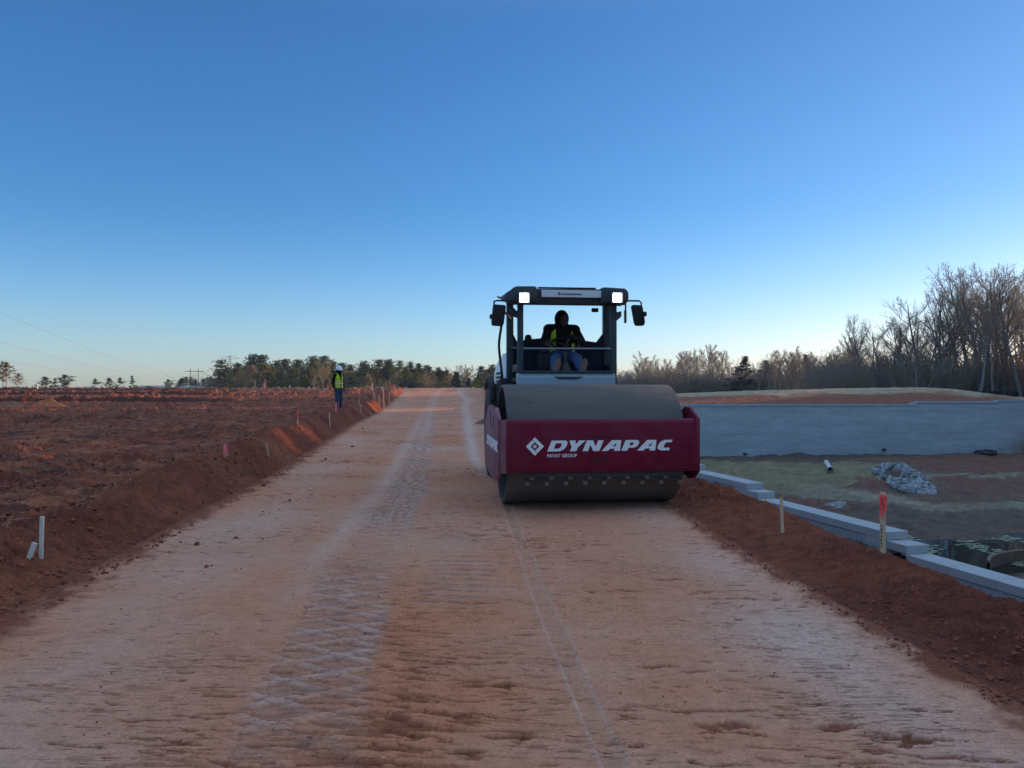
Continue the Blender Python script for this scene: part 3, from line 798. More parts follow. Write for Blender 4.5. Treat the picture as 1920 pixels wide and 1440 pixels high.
# culvert flared end section
g0 = P(1690, 893, y0=26)
cul = empty('culvert_end', (g0.x - .4, g0.y, g0.z - .34), R(-55))
cul.scale = (.8, 1, .8)
tag(cul, 'concrete culvert mouth with slanted rim set into the loose stone apron', 'culvert')
cm = mat('culvert concrete', (.30, .29, .28), .9, var=.2, bump=.3)
mb = MB(); n = 24; Ro, Ri, Lc = .78, .70, .75
V, F = [], []
for k in range(n + 1):
    t = math.pi * 2 * k / n
    cx_, cz_ = math.sin(t), -math.cos(t)
    yo = -1.3 + (cz_ + 1) * 0.95                     # the rim leans back, its top lying furthest in
    for r, y in ((Ro, yo), (Ro, Lc), (Ri, Lc), (Ri, yo)):
        V.append((cx_ * r, y, cz_ * r + .62))
for k in range(n):
    for j in range(4):
        j2 = (j + 1) % 4
        F.append((k * 4 + j, k * 4 + j2, (k + 1) * 4 + j2, (k + 1) * 4 + j))
mb.add(V, F); mb.build('barrel', cm, cul, smooth=True, angle=40)
# crumpled black sheeting at the far wall's foot
def lump_mesh(name, m, pieces, parent=None, seed=1):
    rn = random.Random(seed); lb = MB()
    for (cx_, cy_, cz_, rx, ry, rz) in pieces:
        bm = bmesh.new(); bmesh.ops.create_icosphere(bm, subdivisions=3, radius=1)
        s0 = rn.randint(0, 900)
        for v in bm.verts:
            k = 1 + .35 * float(fbm(np.array([v.co.x * 1.6 + s0]), np.array([v.co.y * 1.6 + v.co.z * 1.3]), 5, 3)[0])
            v.co = Vector((v.co.x * rx * k + cx_, v.co.y * ry * k + cy_, max(v.co.z, -.35) * rz * k + cz_))
        bm.verts.index_update()
        lb.add([v.co for v in bm.verts], [[v.index for v in f.verts] for f in bm.faces]); bm.free()
    return lb.build(name, m, parent, smooth=True, angle=60)
g = P(1846, 853, y0=30); blk = mat('black plastic sheeting', (.012, .012, .013), .45, bump=.5, bscale=12)
o = lump_mesh('plastic_sheet', blk, [(0, 0, .15, .62, .35, .24), (-.45, .1, .1, .35, .3, .16)], seed=3); o.location = g
tag(o, 'crumpled black plastic sheeting lying at the far wall\'s foot', 'plastic sheet')
g = P(1860, 852, y0=30)
o = lump_mesh('plastic_sheet', blk, [(0, 0, .12, .34, .25, .2)], seed=9); o.location = g
tag(o, 'smaller black plastic bundle right of the crumpled sheeting at the far wall', 'plastic sheet')
for (qx, qy, w) in ((1397, 852, .16), (1658, 844, .16)):
    g = P(qx, qy + 8, y0=30)
    o = lump_mesh('weep_block', blk, [(0, 0, 0, w, .1, .12)], seed=qx); 
    yw = YF((qx - 960) / FPX * 56) - .04
    o.location = ((qx - 960) / FPX * yw, yw, CZ - (qy - HOR) / FPX * yw); o.name = 'drain_outlet'
    tag(o, 'black drain outlet low on the far wall, %s' % ('the left of the two' if qx < 1500 else 'the right of the two'), 'drain', 'drain outlets in the far wall')

# brown floating curtain that rings the pond's inlet
bo = []
for (qx, qy) in [(1853, 1064), (1857, 1056), (1868, 1050), (1890, 1045), (1920, 1042), (1960, 1044), (2010, 1056), (2040, 1078)]:
    y = (CZ - WATER) * FPX / (qy + 10 - HOR); bo.append(Vector(((qx - 960) / FPX * y, y, WATER)))
bo = bez(bo, 6)
bc = sum(bo, Vector()) / len(bo); bc.z = WATER
bt = empty('silt_curtain', bc)
tag(bt, 'brown curved silt curtain standing out of the pond at the right edge', 'silt curtain')
mb = MB(); V, F = [], []
for i, p in enumerate(bo):
    d = (bo[min(i + 1, len(bo) - 1)] - bo[max(i - 1, 0)]).normalized(); nn = Vector((-d.y, d.x, 0)) * .05
    hgt = .36 + .03 * math.sin(i * 1.7)
    for q_ in (p - nn + Vector((0, 0, -.3)), p - nn + Vector((0, 0, hgt)), p + nn + Vector((0, 0, hgt)), p + nn + Vector((0, 0, -.3))): V.append(q_ - bc)
for i in range(len(bo) - 1):
    for j in range(4): F.append((i * 4 + j, i * 4 + (j + 1) % 4, i * 4 + 4 + (j + 1) % 4, i * 4 + 4 + j))
mb.add(V, F); mb.build('curtain', mat('muddy brown fabric', (.16, .09, .055), .9, var=.3, scale=3, bump=.4), bt)
mb = MB(); mb.tube([p - bc + Vector((0, 0, .38)) for p in bo], .055, 8); mb.build('float_rope', mat('tan rope', (.2, .13, .08), .9), bt, smooth=True)

# black silt fence in front of the right-hand trees
sfp = [Vector(((qx - 960) / FPX * 83.5, 83.5, 0)) for qx in range(1755, 2040, 16)]
for p in sfp: p.z = zt(p.x, p.y)
sf = empty('silt_fence', sfp[0]); tag(sf, 'low black silt fence at the foot of the right-hand wood', 'fence')
mb = MB()
for i in range(len(sfp) - 1):
    a, b = sfp[i] - sfp[0], sfp[i + 1] - sfp[0]
    mb.add([a + Vector((0, 0, -.1)), b + Vector((0, 0, -.1)), b + Vector((0, 0, .62)), a + Vector((0, 0, .62)), a + Vector((0, .02, -.1)), b + Vector((0, .02, -.1)), b + Vector((0, .02, .62)), a + Vector((0, .02, .62))], [(0, 1, 2, 3), (7, 6, 5, 4), (3, 2, 6, 7)])
mb.build('fabric', mat('black woven fabric', (.012, .013, .015), .8), sf)
for i in range(0, len(sfp), 2):
    mb = MB(); a = sfp[i] - sfp[0]; mb.box((a.x, a.y - .04, .3), (.05, .05, .8)); mb.build('post', mat('grey stake', (.2, .17, .13), .8) if i == 0 else bpy.data.materials['grey stake'], sf)

# ------------------------------------------------------------------ clods and straw
def clods(name, pts, m, seed):
    rn = np.random.RandomState(seed)
    bm = bmesh.new(); bmesh.ops.create_icosphere(bm, subdivisions=1, radius=1)
    base = np.array([v.co[:] for v in bm.verts]); fs = np.array([[v.index for v in f.verts] for f in bm.faces]); bm.free()
    n = len(pts); nb = len(base)
    e = rn.uniform(.6, 1.25, (n, 1, 3)); jit = rn.uniform(.72, 1.2, (n, nb, 1)); a = rn.rand(n) * 6.28
    vv = base[None] * e * jit
    ca, sa = np.cos(a)[:, None], np.sin(a)[:, None]
    vv = np.stack([vv[..., 0] * ca - vv[..., 1] * sa, vv[..., 0] * sa + vv[..., 1] * ca, vv[..., 2] * .8], -1)
    vv = vv * pts[:, 3][:, None, None] + pts[:, None, :3]
    ff = (fs[None] + (np.arange(n) * nb)[:, None, None]).reshape(-1, 3)
    return tag(link_mesh(name, np_mesh(name, vv.reshape(-1, 3), ff, False), None, m), kind='stuff')
rn = np.random.RandomState(12)
def scat(n, yr, fun, rr):
    y = np.exp(rn.uniform(math.log(yr[0]), math.log(yr[1]), n)); x = fun(y, rn.rand(n))
    r = rr[0] + (rr[1] - rr[0]) * rn.rand(n) ** 5
    z = terrain(x, y) + r * .25
    return np.stack([x, y, z, r], -1)
pts = np.concatenate([
    scat(5200, (3, 30), lambda y, u: EL(y) + .22 - np.abs(rn.randn(len(y))) * .42, (.003, .022)),
    scat(6000, (2.4, 14), lambda y, u: ER(y) - .12 + np.abs(rn.randn(len(y))) * .60, (.003, .017)),
    scat(2600, (3, 30), lambda y, u: EL(y) - u * 1.0, (.004, .030)),
    scat(9000, (4.5, 40), lambda y, u: EL(y) - .7 - u * .9 * y, (.010, .055)),
    scat(2600, (2.5, 30), lambda y, u: EL(y) + u * (ER(y) - EL(y)), (.0015, .008)),
    scat(90, (6, 60), lambda y, u: EL(y) + .1 + u ** 2 * 1.2, (.012, .05))])
clods('dirt_clods', pts, M['clod'], 4)
# straw and dead stalks turned up with the field
n = 9000
y = np.exp(rn.uniform(math.log(5), math.log(70), n)); x = EL(y) - .7 - rn.rand(n) * 1.0 * y
keep = fbm(x * .5, y * .5, 400, 3) > -.15; x, y = x[keep], y[keep]; n = len(x)
z = terrain(x, y) + .02 + .05 * rn.rand(n)
a = rn.rand(n) * 6.28; ln = rn.uniform(.025, .10, n) * (1 + y / 30); w = .005 * (1 + y / 14); up = rn.uniform(-.03, .03, n)
dx, dy = np.cos(a) * ln / 2, np.sin(a) * ln / 2; wx, wy = -np.sin(a) * w / 2, np.cos(a) * w / 2
V = np.stack([np.stack([x - dx - wx, y - dy - wy, z], -1), np.stack([x - dx + wx, y - dy + wy, z + .003], -1), np.stack([x + dx + wx, y + dy + wy, z + up + .003], -1), np.stack([x + dx - wx, y + dy - wy, z + up], -1)], 1).reshape(-1, 3)
tag(link_mesh('dead_straw', np_mesh('dead_straw', V, np.arange(n * 4).reshape(-1, 4)), None, mat('dead straw', (.30, .165, .095), .9, var=.3)), kind='stuff')

# ------------------------------------------------------------------ survey stakes
M['wood'] = mat('raw pine stake', (.60, .40, .23), .8, var=.2, scale=4, stretch=(6, 6, .6), bump=.2)
M['wood2'] = mat('grey weathered stake', (.66, .58, .46), .85, var=.2, scale=4, stretch=(6, 6, .6), bump=.2)
M['flag'] = mat('fluorescent red ribbon', (.96, .10, .085), .6, var=.12)
M['pink'] = mat('fluorescent pink ribbon', (.96, .22, .23), .6, var=.12)
M['ink'] = mat('marker ink', (.02, .02, .025), .7)
# (x px, top y, base y, ribbon kind, label)
STAKES = [
 (77, 968, 1046, 'w2', 'pale wooden stake standing in the left berm nearest the camera'),
 (422, 832, 857, 'cone', 'low pink flagged stake on the left berm, nearest of the flagged ones'),
 (504, 830, 858, 'w', 'thin bare leaning stake on the left berm, right of the low pink flagged one'),
 (558, 771, 797, 'red', 'red ribboned stake on the left berm, left of the standing worker'),
 (619, 774, 799, 'w2', 'bare stake on the berm just below the standing worker\'s feet'),
 (630, 754, 774, 'cone', 'pink flagged stake touching the standing worker\'s leg'),
 (673, 738, 759, 'red', 'red ribboned stake, first one right of the standing worker'),
 (676, 757, 775, 'w', 'short thin bare stake low on the berm, right of the standing worker'),
 (702, 734, 750, 'pair', 'orange wooden stakes tied together in the sunlit patch beside the road'),
 (711, 741, 761, 'w', 'bare stake right of the orange tied pair'),
 (720, 728, 745, 'top', 'stake with a pale pink top behind the orange tied pair'),
 (731, 733, 746, 'w', 'small bare stake midway to the far bend, left of the flag cluster\'s foot'),
 (747, 729, 741, 'w', 'slim bare stake right of the distant red flag cluster'),
 (734, 721, 733, 'red', 'left red flagged stake of the distant flag cluster by the bend'),
 (738, 720, 732, 'red', 'middle and tallest red flagged stake of the distant cluster by the bend'),
 (741, 722, 733, 'w', 'right hand bare stake of the distant flag cluster by the bend'),
 (757, 727, 738, 'w2', 'grey stake at the far bend, leftmost of the last three'),
 (760, 725.5, 736, 'w2', 'grey stake at the far bend, middle of the last three'),
 (763, 725.5, 736, 'w2', 'grey stake at the far bend, rightmost of the last three'),
 (698, 719, 731, 'w2', 'grey post stake on the skyline before the small pale tree'),
 (716, 723, 731, 'w2', 'short grey stake on the skyline right of the small pale tree'),
 (678, 726, 731, 'w', 'very short stake on the skyline right of the standing worker'),
 (613, 720, 730, 'red', 'red topped stake on the skyline left of the standing worker'),
 (478, 711, 729, 'w', 'slim bare stake on the skyline before the tall pines'),
 (497, 711, 729, 'pairpink', 'wide pink flagged stake on the skyline before the tall pines'),
 (543, 722, 729, 'w', 'pale short stake on the skyline beside the leafy bush'),
 (579, 725, 731, 'w2', 'tiny grey stake on the skyline beneath the tan bare tree'),
 (55, 1030, 1046, 'stub', 'small pale stub of wood beside the nearest left stake'),
 (1467, 934, 999, 'w', 'bare wooden stake in the right berm before the stepped wall'),
 (1655, 922, 1042, 'big', 'inked wooden stake with bright red ribbon in the right berm'),
]
far_y = {734: 72, 738: 74, 741: 73, 747: 62, 757: 80, 760: 84, 763: 86, 698: 95, 716: 92, 678: 100, 613: 100, 478: 108, 497: 108, 543: 108, 579: 108, 731: 52, 720: 47}
def stake(px_, pt, pb, kind, label):
    if px_ in far_y:
        y = far_y[px_]; g = Vector(((px_ - 960) / FPX * y, y, zt((px_ - 960) / FPX * y, y)))
        hgt = CZ - (pt - HOR) / FPX * y - g.z
    else:
        g = P(px_, pb, y0=3.0)
        hgt = (pb - pt) / FPX * g.y
    y = g.y
    hgt = max(hgt, .12)
    w = max(.029, .00115 * y)                               # timber grade: laths near by, posts far off
    if kind == 'big': w = .042
    root = empty('survey_stake', g)
    root.rotation_euler = (rnd.uniform(-.05, .05), rnd.uniform(-.05, .05), rnd.uniform(-.5, .5))
    if px_ == 504: root.rotation_euler = (0, -.16, .2)
    if px_ == 619: root.rotation_euler = (0, -.07, .2)
    tag(root, label, 'stake', 'survey stakes along the road')
    m = M['wood2'] if kind in ('w2', 'stub') else M['wood']
    if kind == 'stub':
        mb = MB(); mb.box((0, 0, hgt / 2 - .05), (.035, .02, hgt + .1), .002); mb.build('post', m, root); root.rotation_euler = (0, .35, 0); return
    def lath(dx, tilt, hh, wid=w):
        mb = MB(); rt = Matrix.Rotation(tilt, 3, 'Y')
        hh2 = hh + .12
        mb.box((dx + math.sin(tilt) * (hh - .12) / 2, 0, (hh - .12) / 2), (wid, max(.016, wid * .42), hh2), .002, rt)
        mb.build('post', m, root)
    if kind == 'pair': lath(-w, .04, hgt); lath(w * 1.2, -.12, hgt * .95); 
    elif kind == 'pairpink': lath(w * .6, 0, hgt); lath(-w * 1.2, .03, hgt * .6)
    else: lath(0, 0, hgt)
    f = M['flag'] if kind in ('red', 'big') else M['pink']
    d = max(.016, w * .42) / 2 + .004
    def ribbon(x0, x1, z0, z1, x2=None, dd=d, curl=.012):
        mb = MB(); x2 = x1 if x2 is None else x2; V, F = [], []
        for i in range(7):
            t = i / 6; z = z1 + (z0 - z1) * t; o_ = curl * math.sin(t * 5)
            a_, b_ = x0 + (x2 - x1) * .5 * t, x1 + (x2 - x1) * t
            V += [(a_, -dd - o_, z), (b_, -dd + o_ * .6 - .003, z), (b_, -dd + o_ * .6 + .003, z), (a_, -dd - o_ + .004, z)]
        for i in range(6):
            for j in range(4): F.append((i * 4 + j, i * 4 + (j + 1) % 4, i * 4 + 4 + (j + 1) % 4, i * 4 + 4 + j))
        F.append((0, 1, 2, 3)); F.append((24, 27, 26, 25))
        mb.add(V, F); mb.build('ribbon', f, root)
    if kind == 'cone': ribbon(-w * .7, w * .7, .02, hgt * .98, w * 1.5); ribbon(-w * .9, w * .2, .05, hgt * .8, -w * .2, d + .006)
    if kind == 'red': ribbon(-w * .7, w * .7, hgt * .38, hgt * .98, w * .9)
    if kind == 'top': ribbon(-w * .6, w * .6, hgt * .6, hgt * .98)
    if kind == 'pair': ribbon(-w * 1.8, w * 1.6, hgt * .72, hgt * .9)
    if kind == 'pairpink': ribbon(-w * .2, w * 1.6, hgt * .1, hgt * .98, w * 1.8); ribbon(-w * 2, -w * .4, hgt * .05, hgt * .55)
    if kind == 'big':
        mb = MB()
        mb.box((0, 0, hgt * .93), (w + .012, w * .42 + .014, .034), .004); mb.box((.012, -d - .006, hgt * .93), (.022, .02, .03), .006); mb.build('ribbon', f, root)
        ribbon(-.024, .004, hgt * .60, hgt * .95, .000); ribbon(.004, .03, hgt * .70, hgt * .94, .026, d + .008, .02)
        for k in range(7):
            mb = MB(); mb.box((-.011 + .002 * math.sin(k * 2.1), -d + .0025, hgt * (.14 + .055 * k)), (.008, .003, .012 + .005 * (k % 3)), 0); mb.build('ink_mark', M['ink'], root)
    return root
for s_ in STAKES: stake(*s_)
# ------------------------------------------------------------------ trees
def leaf_mat(name, c1, c2, trans=0.25):
    m = bpy.data.materials.new(name)
    nt, b = nodes(m); L = nt.links.new
    tc = nt.nodes.new('ShaderNodeTexCoord')
    n = nt.nodes.new('ShaderNodeTexNoise'); n.inputs['Scale'].default_value = 1.3; n.inputs['Detail'].default_value = 5; n.inputs['Roughness'].default_value = .8
    L(tc.outputs['Object'], n.inputs['Vector'])
    oi = nt.nodes.new('ShaderNodeObjectInfo')
    ad = nt.nodes.new('ShaderNodeMath'); ad.operation = 'MULTIPLY_ADD'; L(oi.outputs['Random'], ad.inputs[0]); ad.inputs[1].default_value = .5; L(n.outputs['Fac'], ad.inputs[2])
    mr = nt.nodes.new('ShaderNodeMapRange'); mr.inputs['From Min'].default_value = .45; mr.inputs['From Max'].default_value = 1.05; L(ad.outputs[0], mr.inputs['Value'])
    mx = nt.nodes.new('ShaderNodeMix'); mx.data_type = 'RGBA'; L(mr.outputs[0], mx.inputs['Factor'])
    mx.inputs['A'].default_value = (*c1, 1); mx.inputs['B'].default_value = (*c2, 1)
    L(mx.outputs['Result'], b.inputs['Base Color'])
    b.inputs['Roughness'].default_value = .7
    b.inputs['Specular IOR Level'].default_value = .2
    if trans:
        tr = nt.nodes.new('ShaderNodeBsdfTranslucent'); L(mx.outputs['Result'], tr.inputs['Color'])
        ms = nt.nodes.new('ShaderNodeMixShader'); ms.inputs[0].default_value = trans
        out = nt.nodes['Material Output']
        L(b.outputs[0], ms.inputs[1]); L(tr.outputs[0], ms.inputs[2]); L(ms.outputs[0], out.inputs['Surface'])
    return m
M['bark'] = mat('grey bark', (.17, .145, .13), .95, var=.3, scale=2, stretch=(3, 3, .6))
M['pale_bark'] = mat('pale beech bark', (.24, .22, .20), .9, var=.2, scale=2)
M['twig'] = mat('fine grey twigs', (.26, .20, .155), .95, var=.2, scale=.6)
M['twig_tan'] = mat('tan twigs', (.33, .24, .15), .95, var=.2, scale=.6)
M['bud'] = leaf_mat('pale spring buds', (.26, .21, .12), (.38, .30, .16), .35)
M['needle'] = leaf_mat('pine needles', (.05, .085, .045), (.10, .13, .055), .15)
M['needle2'] = leaf_mat('lighter green pine needles', (.09, .12, .045), (.16, .18, .065), .18)  # second, lighter green for variety among the pines
M['needle_dark'] = leaf_mat('dark cedar foliage', (.02, .035, .025), (.035, .052, .03), .1)
M['olive'] = leaf_mat('olive spring leaves', (.10, .12, .035), (.19, .18, .06), .3)
M['lime'] = leaf_mat('yellow green leaves', (.16, .20, .04), (.30, .30, .07), .35)
M['tanleaf'] = leaf_mat('tan catkins', (.22, .17, .085), (.36, .27, .14), .3)
M['pinebark'] = mat('reddish pine bark', (.17, .10, .07), .95, var=.3, scale=3)

class Tree:
    def __init__(s, seed): s.r = random.Random(seed); s.V = [[], []]; s.F = [[], []]; s.tips = []
    def limb(s, pts, r0, r1, n, k):
        V, F = s.V[k], s.F[k]; b0 = len(V); m = len(pts)
        for i, p in enumerate(pts):
            d = (pts[min(i + 1, m - 1)] - pts[max(i - 1, 0)]).normalized()
            a = Vector((1, 0, 0)) if abs(d.x) < .8 else Vector((0, 1, 0))
            u = d.cross(a).normalized(); w = d.cross(u); r = r0 + (r1 - r0) * i / (m - 1)
            for j in range(n):
                t = 6.2832 * j / n; V.append(p + (u * math.cos(t) + w * math.sin(t)) * r)
        for i in range(m - 1):
            for j in range(n):
                j2 = (j + 1) % n; F.append((b0 + i * n + j, b0 + i * n + j2, b0 + (i + 1) * n + j2, b0 + (i + 1) * n + j))
    def walk(s, p, d, length, n, wob, upw):
        pts = [p.copy()]; d = d.normalized()
        for i in range(n):
            d = (d + Vector((s.r.gauss(0, wob), s.r.gauss(0, wob), s.r.gauss(0, wob) + upw))).normalized()
            p = p + d * length / n; pts.append(p.copy())
        return pts, d
    def finish(s, name, mats):
        out = []
        for k, (nm, m) in enumerate(zip(('trunk', 'crown'), mats)):
            F3 = [f for f in s.F[k] if len(f) == 3]; F4 = [f for f in s.F[k] if len(f) == 4]
            if not s.V[k]: out.append(None); continue
            me = np_mesh(nm, np.array([v[:] for v in s.V[k]]), [np.array(x) for x in (F4, F3) if x], True)
            if isinstance(m, (list, tuple)):
                for q_ in m: me.materials.append(q_)
                if hasattr(s, 'split'):
                    mi = np.zeros(len(me.polygons), np.int32); mi[len(me.polygons) - s.split:] = 1
                    me.polygons.foreach_set('material_index', mi)
            else: me.materials.append(m)
            out.append(me)
        return out

def card(t, p, size, k=1, tri=True):
    a = Vector((t.r.gauss(0, 1), t.r.gauss(0, 1), t.r.gauss(0, 1))).normalized()
    b = a.orthogonal().normalized(); b = (Matrix.Rotation(t.r.random() * 6.28, 3, a) @ b)
    n0 = len(t.V[k]); t.V[k] += [p + b * size, p - b * size * .6 + a * size * .6, p - b * size * .5 - a * size * .6]; t.F[k].append((n0, n0 + 1, n0 + 2))

def bare_tree(seed, h=15.0, spread=.55, fork=.38, nb=11, lean=(0, 0), bud=.055, mats=None, tw=.012, stems=1):
    t = Tree(seed); r = t.r
    budpts = []
    for st in range(stems):
        d0 = Vector((lean[0] + r.gauss(0, .05 + .22 * (stems > 1)), lean[1] + r.gauss(0, .05 + .22 * (stems > 1)), 1))
        R0 = h * .0165 * (.7 if stems > 1 else 1)
        trunk, dd = t.walk(Vector((r.gauss(0, .3) if stems > 1 else 0, r.gauss(0, .3) if stems > 1 else 0, -.3)), d0, h * .82, 9, .06, .06)
        t.limb(trunk, R0, R0 * .16, 7, 0)
        for b in range(nb):
            f = fork + (1 - fork) * (b + r.random() * .8) / nb * .95
            i = min(int(f * 9), 8); p = trunk[i].lerp(trunk[i + 1], f * 9 - i)
            az = b * 2.4 + r.random()
            el = r.uniform(.35, .95)
            d1 = Vector((math.cos(az) * spread, math.sin(az) * spread, el * .62 + .12))
            l1 = h * r.uniform(.30, .48) * (1.12 - f * .68)
            br, d1e = t.walk(p, d1, l1, 6, .09, .13)
            r1 = R0 * (1 - f * .75) * .52
            t.limb(br, r1, r1 * .22, 5, 0)
            for c in range(9):
                f2 = .2 + .8 * (c + r.random()) / 9; j = min(int(f2 * 6), 5); p2 = br[j].lerp(br[j + 1], f2 * 6 - j)
                d2 = (br[j + 1] - br[j]).normalized() + Vector((r.gauss(0, .55), r.gauss(0, .55), r.gauss(.15, .35)))
                l2 = l1 * r.uniform(.32, .58) * (1.15 - f2 * .6)
                b2, _ = t.walk(p2, d2, l2, 4, .16, .07)
                r2 = max(r1 * (1 - f2 * .8) * .45, tw * 1.5)
                t.limb(b2, r2, tw, 3, 1)
                for e in range(6):
                    f3 = .2 + .8 * (e + r.random()) / 6; q = min(int(f3 * 4), 3); p3 = b2[q].lerp(b2[q + 1], f3 * 4 - q)
                    d3 = (b2[q + 1] - b2[q]).normalized() + Vector((r.gauss(0, .6), r.gauss(0, .6), r.gauss(.2, .4)))
                    l3 = max(l2 * r.uniform(.28, .55), .35)
                    b3, _ = t.walk(p3, d3, l3, 2, .2, .08)
                    t.limb(b3, tw, tw * .45, 3, 1)
                    for g in range(3):
                        budpts.append(b3[1].lerp(b3[2], r.random()) + Vector((r.gauss(0, .06), r.gauss(0, .06), r.gauss(0, .06))))
    nf = len(t.F[1])
    for p in budpts: card(t, p, bud * r.uniform(.5, 1.3))
    t.split = len(t.F[1]) - nf
    return t.finish('bare', mats)

def pine_tree(seed, h=10.0, w=.34, base=.3, mats=None, dens=1.0, round_=.5, card_s=.20):
    t = Tree(seed); r = t.r
    tr, _ = t.walk(Vector((0, 0, -.3)), Vector((r.gauss(0, .03), r.gauss(0, .03), 1)), h * .97, 8, .03, .05)
    t.limb(tr, h * .017, h * .003, 6, 0)
    nb = int(38 * dens)
    for b in range(nb):
        f = base + (1 - base) * (b + r.random()) / nb
        i = min(int(f * 8), 7); p = tr[i].lerp(tr[i + 1], f * 8 - i)
        g = (f - base) / (1 - base)
        env = (math.sin(min(1, g * .80 + .30) * math.pi * .97) ** round_) * (1 - g * .35) * (1 - .72 * g ** 3)
        az = b * 2.399 + r.random() * .9
        l = h * w * env * r.uniform(.40, 1.2)
        d = Vector((math.cos(az), math.sin(az), r.uniform(.0, .55)))
        br, _ = t.walk(p, d, l, 3, .14, .08)
        t.limb(br, h * .005, h * .0015, 3, 0)
        for c in range(int(4 * dens) + 1):
            q = br[1].lerp(br[3], r.random() ** .7) if c else br[3]
            cs = h * .042 * r.uniform(.5, 1.35)
            for e in range(13):
                v = Vector((r.gauss(0, 1.15), r.gauss(0, 1.15), r.gauss(.1, .5)))
                card(t, q + v * cs * .62, card_s * r.uniform(.5, 1.15) * h / 10)
    return t.finish('pine', mats)

def cone_bush(seed, h=5.0, w=.28, mats=None, n=2200, size=.2, base=.05, power=.8):
    t = Tree(seed); r = t.r
    tr, _ = t.walk(Vector((0, 0, -.2)), Vector((0, 0, 1)), h * .9, 4, .03, .05); t.limb(tr, h * .02, h * .004, 5, 0)
    cl = [(r.random() * 6.28, r.random(), r.uniform(.5, 1.2)) for _ in range(60)]
    for i in range(n):
        a, g, k = cl[i % 60]
        z = base + (1 - base) * g
        rad = w * h * (1 - g) ** power * k * .95
        p = Vector((math.cos(a) * rad, math.sin(a) * rad, z * h)) + Vector((r.gauss(0, 1), r.gauss(0, 1), r.gauss(0, 1))) * h * .055
        card(t, p, size * r.uniform(.5, 1.3))
    return t.finish('bush', mats)

def brush(seed, h=4.0, w=3.5, n=70, mats=None, tw=.012):
    """undergrowth: many thin stems from one foot"""
    t = Tree(seed); r = t.r; bud = []
    for k in range(n):
        a = r.random() * 6.28; d = r.random() ** .5 * w * .5
        b, _ = t.walk(Vector((math.cos(a) * d, math.sin(a) * d, -.2)), Vector((r.gauss(0, .25), r.gauss(0, .25), 1)), h * r.uniform(.45, 1.05), 4, .14, .05)
        t.limb(b, tw * 2, tw, 3, 0 if k < 6 else 1)
        for e in range(9):
            f = r.uniform(.15, 1) * 3.99; q = int(f); p = b[q].lerp(b[q + 1], f - q)
            b3, _ = t.walk(p, Vector((r.gauss(0, .8), r.gauss(0, .8), r.gauss(.5, .4))), h * r.uniform(.12, .3), 2, .25, .05)
            t.limb(b3, tw, tw * .6, 3, 1)
            for g in range(2): bud.append(b3[1].lerp(b3[2], r.random()))
    nf = len(t.F[1])
    for p in bud: card(t, p, .07 * r.uniform(.5, 1.3))
    t.split = len(t.F[1]) - nf
    return t.finish('brush', mats)

BM = (M['bark'], (M['twig'], M['bud'])); BT = (M['bark'], (M['twig_tan'], M['tanleaf'])); BP = (M['pale_bark'], (M['twig'], M['bud']))
bare = [bare_tree(1, mats=BM), bare_tree(2, spread=.7, fork=.25, lean=(-.12, 0), mats=BM), bare_tree(3, spread=.45, fork=.42, nb=13, mats=BM),
        bare_tree(4, spread=.6, fork=.3, nb=12, mats=BM), bare_tree(5, spread=.8, fork=.18, lean=(-.3, .05), nb=12, mats=BM), bare_tree(6, spread=.5, fork=.5, mats=BP)]
bare_far = [bare_tree(11, bud=.10, nb=9, tw=.03, mats=BT), bare_tree(12, bud=.10, nb=9, tw=.03, spread=.7, fork=.3, mats=BT), bare_tree(13, bud=.10, nb=9, tw=.028, spread=.5, mats=(M['bark'], (M['twig'], M['bud'])))]
tan_round = bare_tree(21, bud=.11, nb=13, tw=.035, spread=.85, fork=.14, mats=BT)
pines = [pine_tree(31, base=.12, mats=(M['pinebark'], M['needle'])), pine_tree(32, w=.28, base=.2, mats=(M['pinebark'], M['needle'])), pine_tree(33, w=.38, base=.08, mats=(M['pinebark'], M['needle2'])), pine_tree(34, w=.25, base=.3, dens=.8, round_=.7, mats=(M['pinebark'], M['needle'])), pine_tree(36, w=.33, base=.1, mats=(M['pinebark'], M['needle2']))]
sparse = [pine_tree(41, w=.34, base=.30, dens=.55, round_=.6, card_s=.24, mats=(M['pinebark'], M['needle'])), pine_tree(42, w=.42, base=.38, dens=.9, round_=.35, card_s=.24, mats=(M['pinebark'], M['needle'])), pine_tree(43, w=.24, base=.2, dens=.5, round_=.8, card_s=.24, mats=(M['pinebark'], M['needle']))]
dark_pine = pine_tree(35, w=.34, base=.1, dens=1.25, mats=(M['pinebark'], M['needle_dark']))
olive_tree = pine_tree(51, w=.44, base=.10, dens=1.3, round_=.35, card_s=.24, mats=(M['bark'], M['olive']))
tan_tree = pine_tree(52, w=.5, base=.22, dens=1.1, round_=.35, card_s=.22, mats=(M['pale_bark'], M['tanleaf']))
lime_bush = cone_bush(61, 5, .36, (M['bark'], M['lime']))
dark_cone = cone_bush(62, 5, .30, (M['bark'], M['needle_dark']))
tan_cone = cone_bush(63, 5, .24, (M['bark'], M['tanleaf']), n=1400)
brushes = [brush(71, mats=(M['bark'], (M['twig'], M['bud']))), brush(72, w=4.5, n=80, mats=(M['bark'], (M['twig'], M['bud'])))]
olive_big = bare_tree(22, bud=.30, nb=14, tw=.03, spread=.85, fork=.12, mats=(M['bark'], (M['twig_tan'], M['tanleaf'])))

